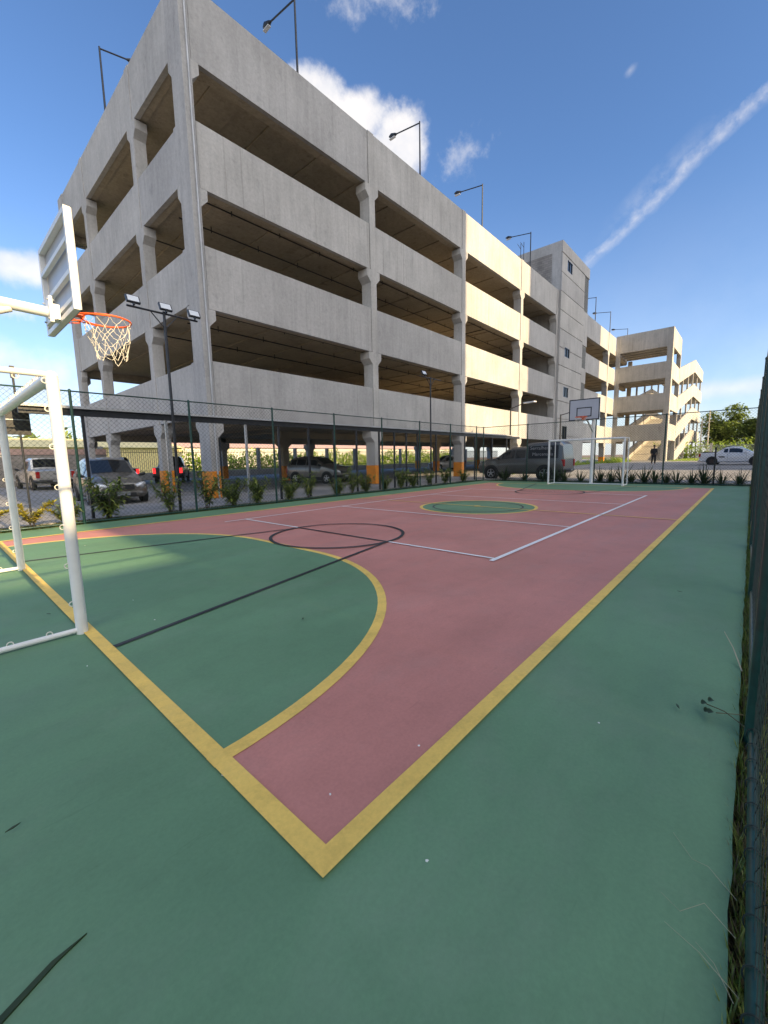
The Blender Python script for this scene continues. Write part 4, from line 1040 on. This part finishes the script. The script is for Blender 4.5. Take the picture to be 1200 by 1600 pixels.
blades('verge_grass', [(-.6, 1.2, -1.35, -.962, 8), (1.2, 4, -1.3, -.962, 6), (4, 20, -1.3, -.965, 8), (-.6, 3, -3.2, -1.2, 8), (3, 20, -4, -1.2, 5)], 'drygrass', 60000, .02, .08, .0045, 3, -.06)
blades('green_verge_grass', [(-.5, 20, -1.06, -.958, 10)], 'leaf', 14000, .03, .09, .0045, 4, -.05)
blades('lawn', [(28, 63, 12.0, 13.5, 5), (62, 105, 3.6, 7.2, 10)], 'leaf_hedge', 22000, .25, .5, .03, 5, -.03)
# weed with round leaves reaching over the court edge
t = thing('creeping_weed', 'creeping weed with small round leaves reaching from the right fence onto the court', 'weed', (1.75, -1.0, 0))
m = MB(); m.tube([(-.25, -.08, .0), (-.1, -.02, .05), (.02, .1, .06), (.06, .17, .05)], .0025, 5); m.tube([(.1, -.05, 0), (.08, .03, .04), (.0, .13, .05)], .002, 5); m.build('stems', M['drygrass'], t)
lf = MB()
for c in ((.06, .18, .055), (.1, .155, .06), (-.01, .15, .055), (.02, .165, .04)):
    nn = len(lf.v); lf.v += [(c[0]+.02*math.cos(a), c[1]+.014*math.sin(a), c[2]+.006*math.sin(2*a)) for a in [2*math.pi*j/10 for j in range(10)]]; lf.f.append(tuple(range(nn, nn+10))); lf.sm.append(True)
lf.build('leaves', M['leaf_dark'], t)
# dry straw stalks lying over the court edge
rn = random.Random(11)
def stalk(label, pts, r=.0008):
    m = MB(); m.tube(pts, r, 5, r*.5); o = m.build('straw_stalk', M['straw']); tag(o, label, 'straw', 'dry straw stalks at the court edge'); return o
stalk('bent pale straw stalk at the right edge beside the green bottom rail, upper one', [(.74, -.97, .02), (.80, -.90, .03), (.82, -.86, .01), (.9, -.80, .006)])
stalk('bent pale straw stalk forming a V on the green court near the right rail', [(.62, -.97, .015), (.66, -.90, .03), (.60, -.85, .02), (.64, -.80, .006)])
stalk('long pale straw stalk nearest the lower right corner', [(.46, -.98, .02), (.50, -.90, .035), (.55, -.82, .01)])
stalk('short pale straw stalk crossing the long one near the lower right corner', [(.44, -.97, .02), (.5, -.93, .03), (.55, -.89, .006)])
stalk('single dark grass blade leaning out over the court from the right verge', [(2.45, -.96, .0), (2.6, -.91, .08), (2.72, -.86, .13)], .004)
# litter on the court
def fleck(name, label, cat, x, y, mat, pts, grp):
    m = MB(); m.prism([(x+a, y+b) for a, b in pts], 'z', .0215, .0245); tag(m.build(name, M[mat]), label, cat, grp)
m = MB(); m.prism([(-.530, .392), (-.60, .372), (-.76, .30), (-.77, .318), (-.61, .384)], 'z', .001, .006)
tag(m.build('fallen_leaf', M['leaf_dark']), 'long dark blade shaped leaf lying in the lower left corner of the court', 'leaf')
for lab, x, y in (('tiny white fleck on the red paint near the yellow corner', .22, .22), ('tiny white fleck on red beside the right yellow side line', .66, .12), ('white fleck on green in front of the near goal', .45, 2.7),
                  ('white fleck on green beyond the near goal post', .5, 3.4), ('white fleck on green outside the right side line', 1.35, -.45), ('white fleck at lower centre of the green border', .25, -.22),
                  ('white fleck on sunlit green in the goal area', .9, 7.0), ('white fleck on the green behind the goal line', -.13, 2.2)):
    fleck('paper_fleck', lab, 'litter', x, y, 'white_metal', [(rn.uniform(-.003, .003)+.005*math.cos(a), .005*math.sin(a)) for a in (0, 1.2, 2.6, 4, 5.2)], 'litter flecks on the court')
for lab, x, y, a in (('small dark leaf scrap on green near the right verge', 1.75, -.72, .4), ('small dark leaf scrap on green, far right border', 3.9, -.5, 1.2), ('small dark leaf scrap left of the goal post base tube', -.1, 3.6, 2.1), ('small curled dark leaf scrap in the goal area', 1.25, 1.75, .8),
                     ('small dark leaf scrap at the left edge of the photo', -.62, .98, .2)):
    c_, s_ = math.cos(a), math.sin(a)
    fleck('leaf_scrap', lab, 'leaf', x, y, 'leaf_dark', [(c_*u-s_*v, s_*u+c_*v) for u, v in ((-.022, 0), (0, -.005), (.022, .002), (0, .006))], 'dark leaf scraps on the court')
m = MB(); m.tube([(.02, .62, .004), (.0, .66, .005), (.035, .70, .004)], .0014, 5, .0008); tag(m.build('straw_stalk', M['cord']), 'short curved straw on the green left of the yellow corner', 'straw', 'dry straw stalks at the court edge')

# ------------------------------------------------------------------ background behind garage, left
t = thing('boundary_wall', 'grey concrete block wall with a pinkish cap at far left behind the silver pickup', 'wall', (-20, 35, 0)); bo = (-20, 35, 0)
MB().box(-20, 8.5, 35, 35.2, -.05, 2.05).build('wall', M['blockx'], t, bo); MB().box(-20, 8.5, 34.96, 35.24, 2.05, 2.45).build('cap', M['pink'], t, bo)
t = thing('warehouse', 'long low pale yellow warehouse showing above the grey block wall', 'building', (-30, 62, 0)); bo = (-30, 62, 0)
MB().box(-30, 25, 62, 80, 0, 3.5).build('wall', M['yellow_wall'], t, bo); MB().prism([(61.6, 3.5), (80.4, 3.5), (71, 5.0)], 'x', -30.4, 25.4).build('roof', M['yellow_wall'], t, bo)
# bar fence behind the garage
def barfence(name, label, x0, x1, y, zt, group=None, axis='x', mat='dark_metal', basemat='conc', step=.16, pil=4.6):
    bo = (x0, y, 0) if axis == 'x' else (y, x0, 0)
    t = thing(name, label, 'fence', bo)
    f = (lambda a, b, c, d, e, g_: (a, b, c, d, e, g_)) if axis == 'x' else (lambda a, b, c, d, e, g_: (c, d, a, b, e, g_))
    MB().box(*f(x0, x1, y-.1, y+.1, -.05, .55)).build('base_wall', M[basemat], t, bo)
    b = MB(); x = x0
    while x < x1: b.box(*f(x, x+.028, y-.014, y+.014, .55, zt)); x += step
    b.box(*f(x0, x1, y-.022, y+.022, zt-.22, zt-.18)); b.box(*f(x0, x1, y-.022, y+.022, .68, .72)); b.build('bars', M[mat], t, bo)
    x = x0
    while x <= x1:
        m = MB(); m.box(*f(x-.15, x+.15, y-.15, y+.15, -.05, zt+.15)); m.box(*f(x-.2, x+.2, y-.2, y+.2, zt+.15, zt+.25)); m.build('pillar', M[basemat], t, bo); x += pil
barfence('bar_fence', 'dark vertical bar fence on a low wall seen through the garage ground floor', 8.6, 76, 37.0, 2.45)
barfence('bar_fence', 'pillared bar fence behind the white compact pickup at far right', -32, 6, 84.0, 2.5, axis='y', mat='galv', pil=6)
# hedge behind (mass of foliage)
def foliage_mass(name, boxes, mat, n, L, kind='stuff', seed=1):
    rn = random.Random(seed); m = MB(); vol = [abs((b[1]-b[0])*(b[3]-b[2])*(b[5]-b[4])) for b in boxes]; tv = sum(vol)
    for b, v in zip(boxes, vol):
        for i in range(int(n*v/tv)):
            x, y, z = rn.uniform(b[0], b[1]), rn.uniform(b[2], b[3]), b[4]+(b[5]-b[4])*rn.random()
            z *= .8+.2*math.sin(x*.9)+.12*math.sin(x*2.3+y)
            a, e = rn.uniform(0, 6.28), rn.uniform(-1, 1)
            d = Vector((math.cos(a)*math.cos(e), math.sin(a)*math.cos(e), math.sin(e))); leafstrip(m, (x, y, max(z, b[4])), d, L*rn.uniform(.6, 1.2), L*.45, .1, 1)
    o = m.build(name, M[mat])
    return tag(o, kind=kind) if kind else o
foliage_mass('hedge', [(26, 120, 72, 75, 0, 3.6)], 'leaf_hedge', 16000, .6, seed=2)
fd = MB(); fd.quad((-80, 40, -.05), (200, 40, -.05), (200, 86, -.05), (-80, 86, -.05)); tag(fd.build('field', M['leaf_field']), kind='structure')
foliage_mass('garden_shrubs', [(52, 63, 11.0, 12.6, 0, .9), (41, 52, 12.2, 13.2, 0, .7)], 'leaf_hedge', 2600, .25, seed=3)
foliage_mass('far_tree_line', [(-60, 60, 118, 132, 0, 9.5)], 'leaf_tree', 9000, 1.7, seed=4)
foliage_mass('far_hedge', [(84.6, 88, -34, 12, 0, 3.1)], 'leaf_hedge', 8000, .5, seed=6)
foliage_mass('dead_leaves', [(-2, 19.8, 10.12, 10.65, -.03, -.005), (20.05, 21.2, -1, 10, -.03, -.005), (-.4, 12, -1.6, -1.05, -.05, -.03)], 'drygrass', 2600, .06, seed=9)
# low buildings beyond the bar fence
t = thing('factory_shed', 'long pale shed with a red brown roof beyond the bar fence behind the garage', 'building', (28, 90, 0)); bo = (28, 90, 0)
MB().box(28, 150, 90, 104, 0, 4.6).build('wall', M['cream'], t, bo); MB().prism([(89.5, 4.6), (104.5, 4.6), (97, 6.0)], 'x', 27.5, 150.5).build('roof', M['pink'], t, bo)
# trees at right
def tree(label, x, y, H, cw, seed, n=7500, L=.55):
    rn = random.Random(seed); t = thing('broadleaf_tree', label, 'tree', (x, y, 0), 0, 'trees beyond the right hand car park')
    tr = MB(); tr.tube([(0, 0, -.06), (.1, .05, H*.2), (.05, -.1, H*.45)], [.28, .2, .13], 8)
    lobes = []
    for i in range(13):
        a = rn.uniform(0, 6.28); r = cw*rn.uniform(.1, .75); z = H*rn.uniform(.30, .84); lobes.append(Vector((r*math.cos(a), r*math.sin(a), z)))
        tr.tube([(.05, -.1, H*.3), tuple(lobes[-1]*.55+Vector((0, 0, H*.16))), tuple(lobes[-1])], [.1, .06, .02], 6)
    tr.build('trunk', M['bark'], t); cr = MB()
    for i in range(n):
        c = rn.choice(lobes); rr = cw*.42*(rn.random()**.4); a = rn.uniform(0, 6.28); e = rn.uniform(-1.4, 1.5)
        p = c+Vector((rr*math.cos(a)*math.cos(e), rr*math.sin(a)*math.cos(e), rr*.75*math.sin(e)))
        a2, e2 = rn.uniform(0, 6.28), rn.uniform(-.8, .8)
        leafstrip(cr, p, (math.cos(a2)*math.cos(e2), math.sin(a2)*math.cos(e2), math.sin(e2)), L*rn.uniform(.6, 1.3), L*.5, .2, 1)
    cr.build('crown', M['leaf_tree'], t)
tree('broad green tree just right of the sunlit ramp wing, left one of three', 98, 2.9, 10.4, 4.6, 1)
tree('lower green tree between the ramp wing tree and the right fence, middle one of three', 100, -1.6, 8.6, 4.0, 2)
tree('green tree partly hidden by the right fence, rightmost of three', 96, -4.6, 9.2, 4.0, 3)
for y, lab in ((6.0, 'thin pale utility pole close to the end of the ramp wing'), (5.0, 'thin pale utility pole in front of the broad green tree')):
    t = thing('utility_pole', lab, 'pole', (92, y, 0)); MB().cyl((0, 0, 0), (0, 0, 8.6 if y < 5.5 else 7.2), .12, 8, .08).build('shaft', M['conc_wing'], t); MB().box(-.05, .05, -.6, .6, 6.6, 6.7).build('cross_bar', M['conc_wing'], t)

# ------------------------------------------------------------------ apartment blocks behind the camera (they shade the court)
def block(label, x0, x1, y0, y1, H, mat):
    bo = (x0, y1, 0); t = thing('apartment_block', label, 'building', bo)
    MB().box(x0, x1, y0, y1, -.05, H).build('walls', M[mat], t, bo)
    MB().box(x0+.3, x1-.3, y0+.3, y1-.3, H, H+.12).build('roof', M['conc'], t, bo)
    w = MB(); z = 1.0
    while z < H-1.6:
        x = x0+1.5
        while x < x1-2: w.box(x, x+1.4, y1-.05, y1+.03, z, z+1.3); x += 3.1
        z += 2.9
    w.build('windows', M['window'], t, bo)
ELT = math.tan(R(24.2))
block('tall cream apartment block out of view behind the right fence, shading most of the court', 1.53, 24.4, -36, -22, 17.6+36*ELT+12, 'cream')
block('tall cream apartment block out of view farther right, shading the stair tower', 34.75, 56.3, -36, -22, 17.6+36*ELT+12, 'cream')
block('low cream building out of view behind the photographer', -34, 1.52, -36, -22, (22+4.85)*ELT, 'cream')

# ------------------------------------------------------------------ light, sky, camera
FILL_STRENGTH = 1.7  # strength of the unseen cloud added to fill the shade
SUN_EL, SUN_AZ = R(24.2), R(-90)      # sun stands towards -y
sun = bpy.data.lights.new('sun', 'SUN'); sun.energy = 4.4; sun.angle = R(.55); sun.color = (1, .75, .42)
so = bpy.data.objects.new('sun', sun); C.objects.link(so)
dirv = Vector((math.cos(SUN_AZ)*math.cos(SUN_EL), math.sin(SUN_AZ)*math.cos(SUN_EL), math.sin(SUN_EL)))
so.rotation_euler = dirv.to_track_quat('Z', 'Y').to_euler()
w = bpy.data.worlds.new('World'); bpy.context.scene.world = w; w.use_nodes = True
nt = w.node_tree; bg = nt.nodes['Background']; out = nt.nodes['World Output']
sky = nd(nt, 'ShaderNodeTexSky', sky_type='NISHITA'); sky.sun_disc = False; sky.sun_elevation = SUN_EL
sky.sun_rotation = math.atan2(dirv.x, dirv.y); sky.altitude = 50; sky.air_density = 1.0; sky.dust_density = .4; sky.ozone_density = 3.0
tint = nd(nt, 'ShaderNodeMix', data_type='RGBA', blend_type='MULTIPLY'); tint.inputs[0].default_value = 1; tint.inputs[7].default_value = (.74, .86, 1, 1)
nt.links.new(sky.outputs[0], tint.inputs[6]); nt.links.new(tint.outputs[2], bg.inputs[0]); bg.inputs[1].default_value = .115
# clouds: soft noise patches and a contrail at fixed directions of the sky
tc = nd(nt, 'ShaderNodeTexCoord'); D = tc.outputs['Generated']
def dirof(az, el): a, e = R(az), R(el); return Vector((math.cos(a)*math.cos(e), math.sin(a)*math.cos(e), math.sin(e)))
def dot(v):
    n = nd(nt, 'ShaderNodeVectorMath', operation='DOT_PRODUCT'); nt.links.new(D, n.inputs[0]); n.inputs[1].default_value = v; return n.outputs['Value']
def mth(op, a, b=None, c=None):
    n = nd(nt, 'ShaderNodeMath', operation=op)
    for i, x in enumerate((a, b, c)):
        if x is None: continue
        if isinstance(x, (int, float)): n.inputs[i].default_value = x
        else: nt.links.new(x, n.inputs[i])
    return n.outputs[0]
def noise(scale, det, rough=.6, stretch=None):
    n = nd(nt, 'ShaderNodeTexNoise'); n.inputs['Scale'].default_value = scale; n.inputs['Detail'].default_value = det; n.inputs['Roughness'].default_value = rough
    nt.links.new(D, n.inputs['Vector']); return n.outputs['Fac']
nz = noise(9, 9, .62); nz2 = noise(28, 8, .65); nzl = noise(4, 6, .6)
def blob(az, el, ra, re, tilt=0, nzo=nz, amp=1.5, lo=.0, hi=.45):
    c = dirof(az, el); a = R(az); ea = Vector((math.sin(a), -math.cos(a), 0)); ee = ea.cross(c)*1.0
    ct, s_ = math.cos(R(tilt)), math.sin(R(tilt)); e1 = ea*ct+ee*s_; e2 = ee*ct-ea*s_
    u = mth('DIVIDE', dot(e1), math.tan(R(ra))); v = mth('DIVIDE', dot(e2), math.tan(R(re)))
    r = mth('SQRT', mth('ADD', mth('MULTIPLY', u, u), mth('MULTIPLY', v, v)))
    # only the front hemisphere
    k = mth('ADD', mth('SUBTRACT', 1.0, r), mth('MULTIPLY', mth('SUBTRACT', nzo, .5), amp))
    n = nd(nt, 'ShaderNodeMapRange', interpolation_type='SMOOTHSTEP'); nt.links.new(k, n.inputs[0]); n.inputs[1].default_value = lo; n.inputs[2].default_value = hi
    return mth('MULTIPLY', n.outputs[0], mth('GREATER_THAN', dot(c), .3))
masks = [mth('MULTIPLY', blob(45, 36.4, 5.5, 2.6, 0, nz, 2.0, .05, .7), .95), mth('MULTIPLY', blob(39.3, 34.2, 3.8, 3.6, 0, nz, 1.8, .05, .6), .95), mth('MULTIPLY', blob(50, 38.2, 4, 2.2, 0, nz, 2.0, .05, .6), .9),
         mth('MULTIPLY', blob(41, 44, 8, 2.5, 0, nz2, 3.0, .3, 1.5), .4), mth('MULTIPLY', blob(31, 33, 3.4, 2.2, 20, nz2, 2.6, .2, 1.3), .35),
         mth('MULTIPLY', blob(81, 19.3, 4.2, 1.9, 0, nz, 2.0, .0, .8), .75), mth('MULTIPLY', blob(83, 15.3, 4, 1.0, -8, nz2, 2.0, .1, .9), .5), mth('MULTIPLY', blob(82, 9, 14, 4.4, 0, nz, 2.2, 0, 1.0), .6),
         mth('MULTIPLY', blob(12.9, 35.8, .8, .5, 30, nz2, 1.2, .1, 1.4), .3), mth('MULTIPLY', blob(2, 6.6, 16, 1.5, 0, nzl, 1.2, .0, .9), .5)]
hz = nd(nt, 'ShaderNodeMapRange', interpolation_type='SMOOTHSTEP'); nt.links.new(mth('SUBTRACT', dot(Vector((0, 0, 1))), mth('MULTIPLY', mth('SUBTRACT', nzl, .5), .06)), hz.inputs[0])
hz.inputs[1].default_value = .17; hz.inputs[2].default_value = -.01; masks.append(mth('MULTIPLY', hz.outputs[0], .5))
hz2 = nd(nt, 'ShaderNodeMapRange', interpolation_type='SMOOTHSTEP'); nt.links.new(dot(Vector((0, 0, 1))), hz2.inputs[0]); hz2.inputs[1].default_value = .52; hz2.inputs[2].default_value = -.1; masks.append(mth('MULTIPLY', hz2.outputs[0], .30))
# contrail
A_, B_ = dirof(16.3, 21.2), dirof(1.0, 30.9); nrm = A_.cross(B_).normalized(); mid = (A_+B_).normalized(); alo = nrm.cross(mid)
wob = mth('ADD', mth('MULTIPLY', mth('SUBTRACT', nz2, .5), .022), mth('MULTIPLY', mth('SUBTRACT', nz, .5), .022))
dd = mth('ABSOLUTE', mth('ADD', dot(nrm), wob)); al = dot(alo)
wd = mth('ADD', .007, mth('MULTIPLY', nz2, .014))
k = mth('SUBTRACT', 1.0, mth('DIVIDE', dd, wd)); k = mth('MAXIMUM', k, 0)
seg = mth('MULTIPLY', mth('LESS_THAN', mth('ABSOLUTE', al), .155), mth('GREATER_THAN', dot(mid), 0))
k = mth('MULTIPLY', mth('MULTIPLY', k, seg), mth('MAXIMUM', mth('MULTIPLY', mth('SUBTRACT', noise(45, 5, .6), .25), 1.1), .08))
masks.append(k)
# faint plume beside the contrail
dd2 = mth('ABSOLUTE', mth('SUBTRACT', dot(nrm), -.02)); k2 = mth('MAXIMUM', mth('SUBTRACT', 1.0, mth('DIVIDE', dd2, .022)), 0)
k2 = mth('MULTIPLY', mth('MULTIPLY', k2, mth('MULTIPLY', mth('MAXIMUM', mth('MULTIPLY', mth('SUBTRACT', .12, mth('ABSOLUTE', al)), 12), 0), mth('GREATER_THAN', dot(mid), 0))), mth('MULTIPLY', mth('MAXIMUM', mth('SUBTRACT', nz, .42), 0), 1.2))
masks.append(k2)
tot = masks[0]
for q in masks[1:]: tot = mth('SUBTRACT', 1.0, mth('MULTIPLY', mth('SUBTRACT', 1.0, tot), mth('SUBTRACT', 1.0, q)))
tot = mth('MINIMUM', mth('MAXIMUM', tot, 0), 1)
# bright broken cloud added out of view behind the photographer as neutral fill light
cloud_fill = nd(nt, 'ShaderNodeMapRange', interpolation_type='SMOOTHSTEP')
nt.links.new(mth('ADD', dot(dirof(-93, 16)), mth('MULTIPLY', mth('SUBTRACT', nzl, .5), .45)), cloud_fill.inputs[0]); cloud_fill.inputs[1].default_value = .40; cloud_fill.inputs[2].default_value = .60
bg3 = nd(nt, 'ShaderNodeBackground'); shade3 = ramp(nt, nz, [(.35, (.62, .61, .62)), (.62, (.98, .95, .92))]); nt.links.new(shade3.outputs[0], bg3.inputs[0]); bg3.inputs[1].default_value = FILL_STRENGTH
bg2 = nd(nt, 'ShaderNodeBackground'); 
shade = ramp(nt, noise(7, 5), [(.35, (.70, .71, .76)), (.62, (1.0, .94, .88))]); nt.links.new(shade.outputs[0], bg2.inputs[0]); bg2.inputs[1].default_value = .62
mx = nd(nt, 'ShaderNodeMixShader'); nt.links.new(tot, mx.inputs[0]); nt.links.new(bg.outputs[0], mx.inputs[1]); nt.links.new(bg2.outputs[0], mx.inputs[2]); mx3 = nd(nt, 'ShaderNodeMixShader'); nt.links.new(mth('MULTIPLY', cloud_fill.outputs[0], .85), mx3.inputs[0]); nt.links.new(mx.outputs[0], mx3.inputs[1]); nt.links.new(bg3.outputs[0], mx3.inputs[2]); nt.links.new(mx3.outputs[0], out.inputs[0])

cam = bpy.data.cameras.new('camera'); co = bpy.data.objects.new('camera', cam); C.objects.link(co)
yaw, pt_, ro = .730483469, -.129621354, -.0204929512
cy_, sy_, cp2, sp2_ = math.cos(yaw), math.sin(yaw), math.cos(pt_), math.sin(pt_)
f_ = Vector((cy_*cp2, sy_*cp2, sp2_)); r_ = Vector((sy_, -cy_, 0)); u_ = r_.cross(f_)
r2_ = r_*math.cos(ro)+u_*math.sin(ro); u2_ = -r_*math.sin(ro)+u_*math.cos(ro)
mat = Matrix((r2_, u2_, -f_)).transposed().to_4x4(); mat.translation = Vector((-.692229673, -.909225993, 1.312)); co.matrix_world = mat
cam.sensor_fit = 'HORIZONTAL'; cam.sensor_width = 36; cam.lens = 637.782371/1200*36; cam.clip_end = 3000; cam.clip_start = .02
sc = bpy.context.scene; sc.camera = co
sc.view_settings.view_transform = 'Standard'; sc.view_settings.look = 'None'; sc.view_settings.gamma = 1; sc.view_settings.exposure = 1.0
sc.cycles.max_bounces = 8; sc.cycles.diffuse_bounces = 4; sc.cycles.transparent_max_bounces = 8
